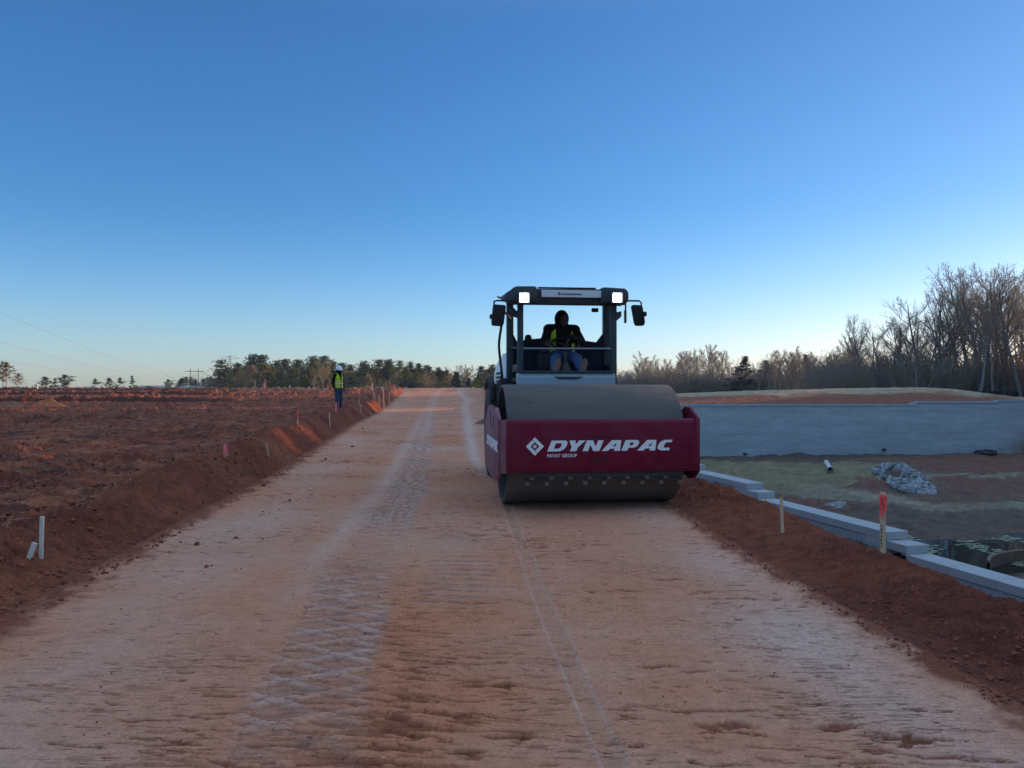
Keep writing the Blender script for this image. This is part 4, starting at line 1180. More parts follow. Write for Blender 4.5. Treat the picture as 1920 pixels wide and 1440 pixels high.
_ph = {}
def proto_h(proto):
    k = id(proto[1])
    if k not in _ph:
        v = np.empty(len(proto[1].vertices) * 3, np.float32); proto[1].vertices.foreach_get('co', v)
        _ph[k] = float(np.percentile(v[2::3], 99.7))
    return _ph[k]
def put(proto, name, x, y, h, h0, label, cat, group=None, rz=None, wide=1.0, z=None):
    root = empty(name, (x, y, zt(x, y) - .05 if z is None else z), rnd.random() * 6.28 if rz is None else rz)
    h0 = proto_h(proto)
    root.scale = (h / h0 * wide, h / h0 * wide, h / h0)
    for nm, me in zip(('trunk', 'crown'), proto):
        if me is not None: link_mesh(nm, me, root)
    return tag(root, label, cat, group)
def at(px_, py_top, y):
    """ground spot and height of a tree whose top the photo shows at a pixel"""
    x = (px_ - 960) / FPX * y; z = zt(x, y)
    return x, y, CZ - (py_top - HOR) / FPX * y - z

# --- the tall bare wood at the right
G1 = 'bare trees of the tall wood at the right'
L1 = 'tall bare budding tree in the grey wood behind the mound'
prof = np.array([(1540, 690), (1580, 650), (1605, 612), (1627, 589), (1660, 596), (1690, 588), (1735, 553), (1762, 530), (1790, 545), (1820, 487), (1858, 491), (1885, 505), (1915, 495), (1960, 500), (2060, 505)])
tall = [(1627, 589, 2), (1605, 626, 0), (1580, 655, 3), (1663, 610, 4), (1690, 592, 1), (1712, 590, 3), (1740, 556, 4), (1764, 532, 1), (1786, 552, 0), (1820, 488, 2), (1838, 500, 3), (1858, 492, 0), (1886, 506, 3), (1914, 497, 2), (1945, 505, 0), (1565, 668, 0), (1705, 600, 4), (1722, 578, 1), (1750, 548, 0), (1775, 545, 3), (1805, 520, 2), (1870, 515, 1), (1900, 510, 4), (1640, 612, 1), (1676, 604, 0)]
for (qx, qt, k) in tall:
    y = 84 + rnd.random() * 5 + (1900 - qx) * .03
    x, y, h = at(qx, qt, y)
    put(bare[k], 'bare_tree', x, y, h, 14.6, L1, 'tree', G1, rz=0 if k in (1, 4) else None)
for i in range(46):
    qx = 1548 + i * 10.6 + rnd.uniform(-6, 6)
    qt = np.interp(qx, prof[:, 0], prof[:, 1]) + rnd.uniform(18, 120)
    y = rnd.uniform(88, 114)
    x, y, h = at(qx, qt, y)
    put(bare[rnd.choice([0, 2, 3, 5, 1])], 'bare_tree', x, y, max(h, 4), 14.6, L1, 'tree', G1)
for (qx, qt) in ((1722, 640), (1838, 560), (1861, 600)):
    x, y, h = at(qx, qt, 84)
    put(bare[5], 'pale_trunk_tree', x, y, h, 14.6, 'slender tree with a pale straight trunk at the front of the right-hand wood', 'tree', 'pale trunks at the front of the right-hand wood')
for i in range(64):
    qx = 1545 + i * 6.9 + rnd.uniform(-5, 5); y = rnd.uniform(86, 108)
    x = (qx - 960) / FPX * y
    put(rnd.choice(brushes), 'brush', x, y, rnd.uniform(3.0, 6.2), 4.0, 'grey leafless undergrowth bush among the trunks of the right-hand wood', 'bush', 'undergrowth of the right-hand wood', wide=.95)
# --- the lower wood right of the machine
G2 = 'trees of the lower wood behind the mound'
mid = np.array([(1150, 700), (1190, 672), (1205, 658), (1245, 668), (1285, 656), (1330, 645), (1350, 655), (1400, 668), (1440, 658), (1490, 648), (1510, 655), (1545, 672), (1575, 680), (1600, 660)])
for i in range(52):
    qx = 1150 + i * 8.7 + rnd.uniform(-5, 5)
    qt = np.interp(qx, mid[:, 0], mid[:, 1]) + rnd.uniform(0, 26)
    y = rnd.uniform(140, 185); x, y, h = at(qx, qt, y)
    put(rnd.choice([bare[0], bare[2], bare[3], bare_far[0], bare_far[1], bare_far[2], bare_far[2]]), 'bare_tree', x, y, max(h, 4), 14.6, 'small bare budding tree in the low wood between machine and tall wood', 'tree', G2)
for i in range(20):
    qx = 1425 + i * 9.5 + rnd.uniform(-4, 4); x, y, h = at(qx, np.interp(qx, [1425, 1500, 1560, 1620], [662, 656, 650, 622]) + rnd.uniform(-4, 16), rnd.uniform(112, 128))
    put(rnd.choice([bare[0], bare[2], bare[3], bare_far[0], bare_far[2]]), 'bare_tree', x, y, h, 14.6, 'small bare budding tree in the low wood between machine and tall wood', 'tree', G2)
for (qx, qt) in ((1205, 658), (1285, 657), (1337, 645), (1490, 648), (1545, 668)):
    x, y, h = at(qx, qt, 140)
    put(bare_far[1] if qx != 1337 else bare_far[0], 'bare_tree', x, y, h, 14.6, 'small bare budding tree in the low wood between machine and tall wood', 'tree', G2)
for i in range(44):
    qx = 1150 + i * 10 + rnd.uniform(-5, 5); y = rnd.uniform(128, 165); x = (qx - 960) / FPX * y
    put(rnd.choice(brushes), 'brush', x, y, rnd.uniform(3.5, 5.5), 4.0, 'grey leafless bush at the foot of the low wood behind the mound', 'bush', 'undergrowth of the low wood', wide=1.3)
for (qx, qt, w, lab) in ((1385, 668, 1.0, 'dark round evergreen among bare trees, right of the machine'), (1522, 664, .8, 'dark evergreen half hidden by bare trees left of the tall wood'), (1432, 676, 1.0, 'low dark evergreen in the middle of the bare low wood'), (1568, 686, 1.0, 'low dark evergreen at the tall wood\'s left end')):
    x, y, h = at(qx, qt, 134)
    put(dark_pine, 'evergreen_tree', x, y, h, 10, lab, 'tree', wide=w * 1.15)
# --- the pine wood across the field at the left
G3 = 'pines of the wood beyond the field'; L3 = 'dark green pine in the wood beyond the red field'
for (qx, qt, k, y) in [(428, 674, 2, 165), (462, 664, 0, 175), (483, 665, 1, 172), (512, 676, 0, 190), (528, 673, 1, 195), (541, 679, 2, 195), (565, 673, 2, 185), (580, 668, 0, 190), (603, 667, 1, 205), (590, 671, 3, 200), (625, 675, 0, 195), (641, 680, 1, 190), (657, 683, 3, 190), (672, 677, 0, 185), (690, 683, 1, 190), (706, 674, 2, 185), (720, 674, 0, 190), (735, 677, 1, 190), (752, 676, 2, 185), (766, 678, 0, 190), (780, 681, 1, 190), (795, 684, 2, 190), (808, 686, 0, 190), (822, 688, 3, 185), (833, 693, 0, 185), (898, 686, 1, 175), (915, 683, 2, 175), (926, 688, 0, 175), (940, 690, 1, 180), (443, 680, 3, 170), (416, 692, 3, 170)]:
    x, y, h = at(qx, qt, y)
    put(pines[k], 'pine_tree', x, y, h, 10, L3, 'tree', G3, wide=1.7)
for i in range(104):
    qx = 408 + i * 5.15 + rnd.uniform(-5, 5); y = rnd.uniform(205, 232)
    qt = np.interp(qx, [408, 430, 470, 520, 550, 580, 620, 660, 720, 780, 830, 880, 940], [705, 690, 682, 690, 692, 684, 688, 692, 686, 690, 698, 700, 700]) + rnd.uniform(0, 14)
    x, y, h = at(qx, qt, y)
    put(rnd.choice(pines), 'pine_tree', x, y, h, 10, L3, 'tree', G3, wide=1.7)
for i, (qx, qt) in enumerate(((446, 690), (474, 684), (548, 690), (574, 688), (622, 690), (650, 694), (664, 692), (700, 692), (728, 690), (744, 694), (762, 692), (786, 694), (812, 696), (845, 700), (912, 696), (935, 700))):
    x, y, h = at(qx, qt + rnd.uniform(-3, 3), rnd.uniform(152, 164))
    put((olive_tree, tan_tree, olive_tree, olive_tree)[i % 4], 'leafy_tree', x, y, h, 10, 'lower broadleaf tree mixed among the dark pines beyond the field', 'tree', 'broadleaf trees mixed through the pine wood', wide=1.25)
for i in range(62):
    qx = 412 + i * 8.5 + rnd.uniform(-6, 6); y = rnd.uniform(160, 180)
    if 840 < qx < 905: continue
    x = (qx - 960) / FPX * y
    put(dark_cone if i % 3 else brushes[0], 'shrub', x, y, rnd.uniform(3.0, 5.5) + max(0, .2 - zt(x, y)), 5.0 if i % 3 else 4.0, 'dark shrub at the foot of the pine wood', 'shrub', 'shrubs at the foot of the pine wood', wide=1.5)
def one(proto, h0, name, qx, qt, y, lab, cat, wide=1.0, rz=None):
    x, y, h = at(qx, qt, y); put(proto, name, x, y, h, h0, lab, cat, wide=wide, rz=rz)
one(olive_tree, 10, 'leafy_tree', 503, 681, 150, 'broad olive green leafy tree at the front of the pine wood', 'tree', 1.2)
one(olive_tree, 10, 'leafy_tree', 520, 690, 152, 'lower yellowish leafy tree right of the broad olive green one', 'tree', 1.1)
one(tan_round, 14.6, 'bare_tree', 605, 671, 148, 'wide tan bare tree behind the standing worker, left of his helmet', 'tree', 1.0)
one(tan_cone, 5, 'young_tree', 691, 700, 140, 'small pale pointed tree on the skyline right of the standing worker', 'tree', 1.0)
one(brushes[0], 4, 'young_tree', 718, 703, 142, 'thin grey young tree right of the small pale pointed one', 'tree', .8)
one(tan_tree, 10, 'budding_tree', 799, 695, 135, 'golden budding tree with forked pale trunk before the pine wood', 'tree', 1.05)
one(olive_tree, 10, 'leafy_tree', 832, 700, 150, 'green leafy tree between the golden budding tree and the dark cedar', 'tree', .9)
one(dark_cone, 5, 'cedar', 856, 696, 135, 'large dark cone shaped cedar left of the machine', 'tree', 1.25)
one(dark_cone, 5, 'cedar', 878, 708, 133, 'smaller dark cedar between the large cedar and the lime green bush', 'tree', 1.05)
one(lime_bush, 5, 'leafy_bush', 893, 708, 118, 'bright yellow green bush just left of the machine', 'bush', 1.05)
for (qx, qt, k) in ((836, 687, 0), (846, 690, 1), (860, 684, 2), (871, 683, 0), (885, 684, 1), (877, 690, 0), (1000, 690, 1), (960, 692, 0)):
    x, y, h = at(qx, qt, 215); put(bare_far[k], 'bare_tree', x, y, h, 14.6, 'pale bare tree rising behind the dark cedars left of the machine', 'tree', 'pale bare trees behind the cedars')
# --- single trees along the left horizon
one(tan_tree, 10, 'budding_tree', 12, 678, 118, 'large sunlit tan tree cut by the photo\'s left edge', 'tree', 1.0)
one(tan_tree, 10, 'budding_tree', -14, 682, 120, 'sunlit tan tree mostly beyond the left edge', 'tree', 1.0)
one(sparse[0], 10, 'pine_tree', 6, 676, 121, 'pine standing behind the sunlit tan tree at the left edge', 'tree', .8)
one(tan_tree, 10, 'budding_tree', 34, 699, 122, 'lower sunlit tan tree sloping down from the left edge tree', 'tree', .9)
one(sparse[1], 10, 'pine_tree', 84, 706, 160, 'round dark pine on the horizon behind the white post', 'tree', 1.0)
one(sparse[0], 10, 'pine_tree', 104, 708, 165, 'slim dark pine between two round pines on the left horizon', 'tree', .9)
one(sparse[1], 10, 'pine_tree', 122, 702, 160, 'broad round pine above the orange dirt pile', 'tree', 1.15)
one(sparse[0], 10, 'pine_tree', 178, 709, 165, 'small open pine, leftmost of the row of four on the left horizon', 'tree', 1.15)
one(sparse[1], 10, 'pine_tree', 204, 708, 165, 'second small pine of the row of four on the left horizon', 'tree', .85)
one(sparse[0], 10, 'pine_tree', 224, 707, 165, 'third small pine of the row of four on the left horizon', 'tree', 1.1)
one(sparse[2], 10, 'pine_tree', 246, 704, 165, 'narrow pine, last and tallest of the row of four on the left horizon', 'tree', 1.0)
one(sparse[1], 10, 'pine_tree', 316, 711, 175, 'lone small pine left of the power poles', 'tree', .9)
for i, qx in enumerate((334, 342, 350, 361, 370, 380, 389, 398, 406)):
    x, y, h = at(qx, 711 - 5 * math.sin(i * .7) ** 2, 230)
    put(pines[i % 4], 'pine_tree', x, y, h, 10, 'distant low pine in the dark row below the power poles', 'tree', 'distant pines below the power poles', wide=1.5)

# --- the same wood going on beyond the picture's right edge: one mass, it throws the evening shade over the site
def mass(name, items):
    Vs, Fs, Ms, n0 = [], [], [], 0
    mats_ = []
    for (proto, h0, x, y, h, wide) in items:
        a = rnd.random() * 6.28; ca, sa = math.cos(a), math.sin(a); z = zt(x, y) - .1
        for me in proto:
            if me is None: continue
            v = np.empty(len(me.vertices) * 3, np.float32); me.vertices.foreach_get('co', v); v = v.reshape(-1, 3)
            s = h / proto_h(proto)
            v = np.stack([(v[:, 0] * ca - v[:, 1] * sa) * s * wide + x, (v[:, 0] * sa + v[:, 1] * ca) * s * wide + y, v[:, 2] * s + z], -1)
            lt = np.empty(len(me.polygons), np.int32); me.polygons.foreach_get('loop_total', lt)
            li = np.empty(len(me.loops), np.int32); me.loops.foreach_get('vertex_index', li)
            mi = np.empty(len(me.polygons), np.int32); me.polygons.foreach_get('material_index', mi)
            gm = []
            for m_ in me.materials:
                if m_ not in mats_: mats_.append(m_)
                gm.append(mats_.index(m_))
            Ms.append(np.array(gm)[mi]); Vs.append(v); Fs.append((li + n0, lt)); n0 += len(v)
    me = bpy.data.meshes.new(name); V = np.concatenate(Vs)
    me.vertices.add(len(V)); me.vertices.foreach_set('co', V.ravel())
    li = np.concatenate([f[0] for f in Fs]); lt = np.concatenate([f[1] for f in Fs])
    me.loops.add(len(li)); me.loops.foreach_set('vertex_index', li)
    me.polygons.add(len(lt)); me.polygons.foreach_set('loop_start', np.concatenate([[0], np.cumsum(lt)[:-1]]).astype(np.int32)); me.polygons.foreach_set('loop_total', lt)
    me.polygons.foreach_set('material_index', np.concatenate(Ms).astype(np.int32))
    for m_ in mats_: me.materials.append(m_)
    me.update(calc_edges=True)
    return tag(link_mesh(name, me), kind='stuff')
items = []
for i in range(420):
    y = rnd.uniform(12, 82); x = 54 + rnd.random() ** 1.3 * 26 + max(0, (y - 60) * .12)
    if x / y < .80 or 62.5 < y < 66.5: continue
    k = rnd.random()
    if k < .55: items.append((rnd.choice(pines + [dark_pine]), 10, x, y, rnd.uniform(11, 15), 1.35))
    elif k < .8: items.append((rnd.choice(brushes), 4, x, y, rnd.uniform(4.5, 7), 1.4))
    else: items.append((rnd.choice(bare_far), 14.6, x, y, rnd.uniform(11, 15), 1.0))
mass('woodland', items)

# ------------------------------------------------------------------ power line, pylon, far buildings, dirt piles
M['pole'] = mat('dark creosoted pole', (.10, .085, .075), .9, var=.2)
M['steel'] = mat('galvanised steel', (.32, .33, .35), .55, metal=.6, var=.1)
def h_pole(x, y, h, rz, label):
    z = zt(x, y); root = empty('power_pole', (x, y, z), rz); tag(root, label, 'power pole')
    for s_ in (-1, 1):
        mb = MB(); mb.tube([(s_ * 2.6, 0, -1), (s_ * 2.55, 0, h)], [.30, .2], 10); mb.build('pole', M['pole'], root, smooth=True)
    mb = MB(); mb.box((0, -.28, h - 1.8), (11.6, .22, .42), .02); mb.build('crossarm', M['pole'], root)
    mb = MB()
    mb.tube([(-2.5, -.3, h - 2), (0, -.3, h - 5)], .07, 6); mb.tube([(2.5, -.3, h - 2), (0, -.3, h - 5)], .07, 6); mb.build('brace', M['steel'], root)
    for dx in (-5.6, 0, 5.6):
        mb = MB(); mb.lathe([(.03, 0), (.12, -.1), (.05, -.2), (.12, -.35), (.05, -.5), (.12, -.65), (.05, -.8), (.12, -.95), (.05, -1.1), (.05, -1.9), (0, -1.9)], 2, 8, (dx, -.28, h - 2.05)); mb.build('insulator', M['steel'], root)
    return root, z
YP = 500
xp = (364.5 - 960) / FPX * YP
hp = CZ - (691 - HOR) / FPX * YP - zt(xp, YP)
A_, za = h_pole(xp, YP, hp, R(6), 'twin timber power poles with crossarm on the left horizon')
xq, yq = -78, 84
B_, zb = h_pole(xq, yq, 19.0, R(6), 'near twin timber power poles left of the photo that carry the wires')
M['wire'] = mat('dull aluminium cable', (.20, .21, .23), .6, metal=.3)
for nm, dx in (('upper', 5.6), ('middle', 0.0), ('lower', -5.6)):
    a = Vector((xp + dx, YP, za + hp - 4.0)); b = Vector((xq + dx, yq, zb + {5.6: 16.0, 0.0: 12.2, -5.6: 9.6}[dx]))
    sag = 5.0
    pts = [a.lerp(b, t) - Vector((0, 0, 4 * sag * t * (1 - t))) for t in np.linspace(0, 1, 60)]
    o = empty('power_cable', a)
    mb = MB(); mb.tube([p - a for p in pts], .02, 5); mb.build('cable', M['wire'], o)
    tag(o, 'sagging power cable, %s of the three over the left field' % {'upper': 'highest', 'middle': 'middle', 'lower': 'lowest'}[nm], 'power cable', 'power cables over the left field')
# lattice pylon behind the pines
yp2 = 620; xp2 = (431 - 960) / FPX * yp2; zz = zt(xp2, yp2); ht = CZ - (667 - HOR) / FPX * yp2 - zz
py_ = empty('lattice_pylon', (xp2, yp2, zz)); tag(py_, 'thin steel lattice pylon rising behind the tall pines', 'pylon')
mb = MB()
for s1 in (-1, 1):
    for s2 in (-1, 1): mb.tube([(s1 * 3, s2 * 3, 0), (s1 * .8, s2 * .8, ht * .8), (s1 * .7, s2 * .7, ht)], .12, 4)
for k in range(10):
    f = k / 10; w0 = 3 - 2.2 * f / .8 if f < .8 else .75; f1 = (k + 1) / 10; w1 = 3 - 2.2 * f1 / .8 if f1 < .8 else .75
    for s2 in (-1, 1):
        mb.tube([(-w0, s2 * w0, ht * f), (w1, s2 * w1, ht * f1)], .07, 4); mb.tube([(w0, s2 * w0, ht * f), (-w1, s2 * w1, ht * f1)], .07, 4)
        mb.tube([(s2 * w0, -w0, ht * f), (s2 * w1, w1, ht * f1)], .07, 4)
mb.build('tower', M['steel'], py_)
mb = MB()
for s1 in (-1, 1):
    mb.tube([(0, 0, ht * .90), (s1 * 7.5, 0, ht * .93)], .12, 4); mb.tube([(0, 0, ht * .985), (s1 * 7.5, 0, ht * .93)], .10, 4)
    mb.tube([(0, 0, ht * .985), (s1 * 4.5, 0, ht)], .1, 4)
mb.build('crossarm', M['steel'], py_)

# low white buildings and site cabins beyond the ridge
M['white'] = mat('white sheet cladding', (.78, .78, .76), .6, var=.06)
M['grey'] = mat('grey sheet cladding', (.36, .39, .42), .6, var=.08)
M['glass'] = mat('dark window glass', (.03, .035, .04), .15)
def cabin(qx0, qx1, qt, y, m, label, rz=0.0, roof=None, depth=4.0):
    x0, x1 = (qx0 - 960) / FPX * y, (qx1 - 960) / FPX * y; w = x1 - x0; z = zt((x0 + x1) / 2, y)
    h = CZ - (qt - HOR) / FPX * y - z
    root = empty('white_building', ((x0 + x1) / 2, y + depth / 2, z), rz); tag(root, label, 'building')
    mb = MB(); mb.box((0, 0, (h - .2) / 2 - .3), (w, depth, h + .4)); mb.build('wall', m, root)
    mb = MB(); mb.box((0, 0, h - .05), (w + .2, depth + .2, .14), .03); mb.build('roof', roof or m, root)
    mb = MB(); mb.box((-w * .2, -depth / 2 - .02, h * .45), (.9, .06, h * .75)); mb.build('door', M['grey'], root)
    for k in (.12, .34):
        mb = MB(); mb.box((w * k, -depth / 2 - .02, h * .6), (.8, .06, .7)); mb.build('window', M['glass'], root)
cabin(144, 159, 725.8, 190, M['grey'], 'low grey building on the left horizon, left of the white one')
cabin(159, 176, 725.3, 192, M['white'], 'long low white building behind the small pines of the left horizon')
cabin(97, 110, 725.8, 190, M['white'], 'low white building showing between the round pines and the orange pile')
cabin(176, 200, 726.8, 196, M['white'], 'low white shed at the foot of the row of four pines')
cabin(257, 266, 723.3, 200, M['grey'], 'grey cabin, leftmost of the boxes right of the narrow pine')
cabin(267, 275, 723.8, 205, M['white'], 'small white cabin, second of the boxes right of the narrow pine')
cabin(277, 286, 722.8, 200, M['white'], 'white cabin in the middle of the boxes right of the narrow pine')
cabin(288, 301, 722.8, 202, M['white'], 'widest white cabin, rightmost of the boxes right of the narrow pine')
cabin(338, 373, 723.5, 215, M['white'], 'long white cabin at the foot of the twin power poles')
# piles of dirt
def pile(qx, qt, y, w, label, col, seed, zb=None, depth=.7):
    x = (qx - 960) / FPX * y; z = zt(x, y) - .1 if zb is None else zb; h = CZ - (qt - HOR) / FPX * y - z
    wid = w / FPX * y / 2
    n, m_ = 26, 40; V, F = [], []
    for i in range(n):
        for j in range(m_):
            r_ = i / (n - 1); a = 6.2832 * j / m_
            xx, yy = math.cos(a) * r_, math.sin(a) * r_
            hh = max(0, (1 - r_ ** 1.25)) * (1 + .35 * float(fbm(np.array([xx * 2.2 + seed]), np.array([yy * 2.2]), 7, 4)[0])) + .06 * float(perlin(np.array([xx * 9 + seed]), np.array([yy * 9]))) * (1 - r_)
            V.append((xx * wid, yy * wid * depth, hh * h * 1.0 - (.3 if i == n - 1 else 0)))
    for i in range(n - 1):
        for j in range(m_): F.append((i * m_ + j, i * m_ + (j + 1) % m_, (i + 1) * m_ + (j + 1) % m_, (i + 1) * m_ + j))
    mb = MB(); mb.add(V, F)
    o = mb.build('dirt_pile', mat('piled clay %d' % seed, col, .95, var=.4, scale=2.5, bump=1.0, bscale=5), smooth=True, angle=180)
    o.location = (x, y, z); tag(o, label, 'dirt pile')
pile(18, 727, 128, 30, 'reddish dirt pile on the ridge at the left edge, under the tan tree', (.30, .15, .09), 1, .2)
pile(60, 728.5, 126, 40, 'low brown dirt pile left of the white post', (.22, .11, .07), 2, .2)
pile(78, 730, 126, 20, 'small pale dirt pile right of the white post', (.36, .22, .14), 3, .2)
pile(126, 724.5, 126, 40, 'pointed orange dirt pile below the broad round pine', (.42, .17, .08), 4, .2)
pile(92, 749, 46, 85, 'sunlit orange mound of loose clay in the left field', (.50, .13, .045), 5, None, .5)  # warm sunlit tone painted into the clay colour
pile(20, 754, 44, 90, 'dark brown mound of loose clay left of the sunlit orange one', (.26, .11, .06), 8, None, .5)
pile(876, 737.5, 86, 17, 'small orange dirt heap at the far bend, left of the lime green bush', (.42, .17, .08), 6)
pile(928, 777, 31, 85, 'red dirt heap beside the road just left of the machine', (.26, .10, .06), 7)
# white standpipe on the ridge
y = 100; x = (70 - 960) / FPX * y; z = zt(x, y)
o = empty('standpipe', (x, y, z)); h = CZ - (720.5 - HOR) / FPX * y - z
tag(o, 'white standpipe post with a dark side arm on the left ridge', 'post')
mb = MB(); mb.tube([(0, 0, -.3), (0, 0, h)], .09, 12); mb.lathe([(.12, h - .06), (.12, h), (0, h + .02)], 2, 12); mb.build('pipe', M['white'], o, smooth=True)
mb = MB(); mb.box((-.2, 0, h - .1), (.34, .12, .12), .02); mb.tube([(-.3, 0, h - .1), (-.3, 0, h - .35)], .05, 8); mb.build('arm', M['grey'], o)
# ------------------------------------------------------------------ the road roller
RX0, RY0, RA = 0.935, 9.87, R(6.5)
ca_, sa_ = math.cos(RA), math.sin(RA)
def rx(px_, ly):
    t = (px_ - 960) / FPX
    return (t * (RY0 + ly * ca_) - RX0 + ly * sa_) / (ca_ - t * sa_)
def rzv(py_, x, ly): return CZ - (py_ - HOR) / FPX * (RY0 + x * sa_ + ly * ca_)
roller = empty('road_roller', (RX0, RY0, 0), RA)
tag(roller, 'maroon and grey single drum road roller facing the camera, work lights on', 'road roller')
M['maroon'] = mat('maroon machine paint', (.16, .002, .022), .5, var=.16, spec=.18, scale=2.5, dirt=.55, dirt_col=(.15, .040, .05), dscale=4.5, bump=.08)
M['mar_dusty'] = mat('dusty maroon paint', (.22, .05, .07), .6, var=.2, scale=4, dirt=.6, dirt_col=(.30, .23, .21), dscale=3)
M['drum'] = mat('worn drum steel', (.125, .106, .096), .65, metal=0, spec=.15, var=.22, scale=2.2, dirt=.6, dirt_col=(.17, .115, .085), dscale=1.4, stretch=(.5, 2, 2), bump=.08)
M['cabgrey'] = mat('teal grey cab paint', (.035, .056, .064), .5, spec=.25, var=.1, dirt=.2)
M['panel'] = mat('pale blue grey paint', (.26, .33, .38), .4, var=.08, dirt=.25, dirt_col=(.25, .22, .2), dscale=4)
M['blackp'] = mat('black rubber and plastic', (.012, .013, .015), .6, spec=.2, var=.2, dirt=.15)
M['dkblue'] = mat('dark navy cab lining', (.010, .016, .032), .7, spec=.2, var=.2)
M['white_p'] = mat('white hood paint', (.72, .73, .74), .35, var=.05, dirt=.15)
M['tyre'] = mat('tyre rubber', (.022, .021, .021), .85, var=.3, dirt=.7, dirt_col=(.13, .075, .055), dscale=3, bump=.3)
M['decal'] = mat('white vinyl lettering', (.80, .80, .78), .5, var=.05, dirt=.12, dirt_col=(.3, .2, .18), dscale=9)
M['ghost'] = mat('faded black lettering', (.028, .006, .012), .5, var=.2)
M['black_d'] = mat('black vinyl lettering', (.02, .02, .022), .5)
M['mud'] = mat('dried mud', (.20, .125, .095), .95, var=.35, scale=14, bump=.6, bscale=30)
M['steel_d'] = mat('dark bare steel', (.06, .066, .072), .6, metal=.1, spec=.2, dirt=.5, dirt_col=(.17, .11, .09))
lamp_m = bpy.data.materials.new('lit work lamp'); nt, b = nodes(lamp_m)
b.inputs['Base Color'].default_value = (.9, .9, .85, 1)
em = nt.nodes.new('ShaderNodeTexVoronoi'); em.inputs['Scale'].default_value = 22
tc = nt.nodes.new('ShaderNodeTexCoord'); nt.links.new(tc.outputs['Object'], em.inputs['Vector'])
er_ = nt.nodes.new('ShaderNodeMapRange'); er_.inputs['From Max'].default_value = .6; er_.inputs['To Min'].default_value = 16; er_.inputs['To Max'].default_value = 9
nt.links.new(em.outputs['Distance'], er_.inputs['Value']); nt.links.new(er_.outputs[0], b.inputs['Emission Strength'])
b.inputs['Emission Color'].default_value = (1, .97, .85, 1)

glow_m = bpy.data.materials.new('lit lamp reflector'); nt, b = nodes(glow_m)
b.inputs['Base Color'].default_value = (.9, .85, .7, 1); b.inputs['Emission Color'].default_value = (1, .90, .62, 1); b.inputs['Emission Strength'].default_value = 1.15  # emits weakly itself, standing in for the soft bloom round the lamps
def sub(name, m, parent, fn, smooth=False, angle=None):
    mb = MB(); fn(mb); return mb.build(name, m, parent, smooth, angle)

# drum
DR, DW = 0.745, 1.075
drum = sub('drum', M['drum'], roller, lambda q: q.lathe([(DR - .035, -DW), (DR - .006, -DW), (DR, -DW + .012), (DR, DW - .012), (DR - .006, DW), (DR - .035, DW), (DR - .035, DW - .3), (DR - .04, .0), (DR - .035, -DW + .3)], 0, 96, (0, 0, DR), closed=True), True, 30)
for s_ in (-1, 1):
    sub('drum_end', M['steel_d'], drum, lambda q: (q.lathe([(DR - .04, s_ * (DW - .26)), (.30, s_ * (DW - .26)), (.30, s_ * (DW - .14)), (.18, s_ * (DW - .12)), (.18, s_ * (DW - .03)), (0, s_ * (DW - .03))], 0, 48, (0, 0, DR)), [q.box((s_ * (DW - .13), .24 * math.cos(k * .785), DR + .24 * math.sin(k * .785)), (.03, .04, .04), .008) for k in range(8)]), True, 40)
dm = MB(); rq = random.Random(8)
for k in range(34):
    a = R(rq.uniform(40, 120)); x0 = rq.uniform(-1.0, 1.0); n0 = 9
    pts_ = []
    for j in range(n0):
        t = 6.28 * j / n0; e = rq.uniform(.6, 1.2)
        aa = a + math.sin(t) * .018 * e; xx = x0 + math.cos(t) * rq.uniform(.03, .075) * e
        pts_.append((xx, -(DR + .003) * math.cos(aa), DR + (DR + .003) * math.sin(aa)))
    dm.add(pts_, [tuple(range(n0))])
dm.build('mud_smear', M['mud'], drum)

# yoke frame round the drum
FY = -0.98
HWF, HWS = 1.12, 1.185
def front(q):
    prof = [(FY + .01, .475), (FY, .50), (FY, .90), (FY + .045, 1.045), (FY + .075, 1.075), (FY + .13, 1.085), (FY + .145, 1.06), (FY + .10, .90), (FY + .09, .50), (FY + .10, .475)]
    q.prism(prof, 0, -HWF, HWF)
fr = sub('front_plate', M['maroon'], roller, front, True, 25)
sub('edge_trim', M['maroon'], fr, lambda q: (q.box((0, FY - .004, .515), (2 * HWF - .12, .012, .012), .003), q.box((HWF - .07, FY - .004, .70), (.010, .012, .40), .003), q.box((-HWF + .05, FY - .004, .70), (.010, .012, .40), .003)))
for s_ in (-1, 1):                                         # bent corners
    sub('corner_plate', M['maroon'] if s_ > 0 else M['mar_dusty'], roller, lambda q: q.prism([(s_ * (HWF - .004), FY + .004), (s_ * (HWF + .045), FY + .03), (s_ * (HWS - .005), FY + .10), (s_ * (HWS - .045), FY + .13), (s_ * (HWF - .004), FY + .07)], 2, .47, 1.075, .006), True, 25)
    outline = [(FY + .10, .46), (FY + .10, 1.085), (-.60, 1.21), (-.42, 1.215), (-.30, 1.16), (-.14, 1.16), (-.04, 1.225), (.34, 1.225), (.62, 1.16), (1.02, .98), (1.10, .80), (1.10, .52), (.60, .36), (-.30, .31), (-.72, .36)]
    outline = [(y_, z_) for y_, z_ in outline]
    sp = sub('side_plate', M['mar_dusty'] if s_ < 0 else M['maroon'], roller, lambda q: q.prism(outline, 0, s_ * HWS - .02, s_ * HWS + .02, .006), True, 25)
    sub('drum_bearing', M['mar_dusty'], sp, lambda q: q.lathe([(.0, s_ * (HWS - .06)), (.20, s_ * (HWS - .06)), (.20, s_ * (HWS + .015)), (0, s_ * (HWS + .015))], 0, 32, (0, 0, DR)), True, 40)
    sub('slot_plate', M['blackp'], sp, lambda q: (q.box((s_ * (HWS + .019), .12, 1.06), (.012, .05, .20), .004), q.box((s_ * (HWS + .019), -.30, 1.03), (.012, .025, .14), .004)))
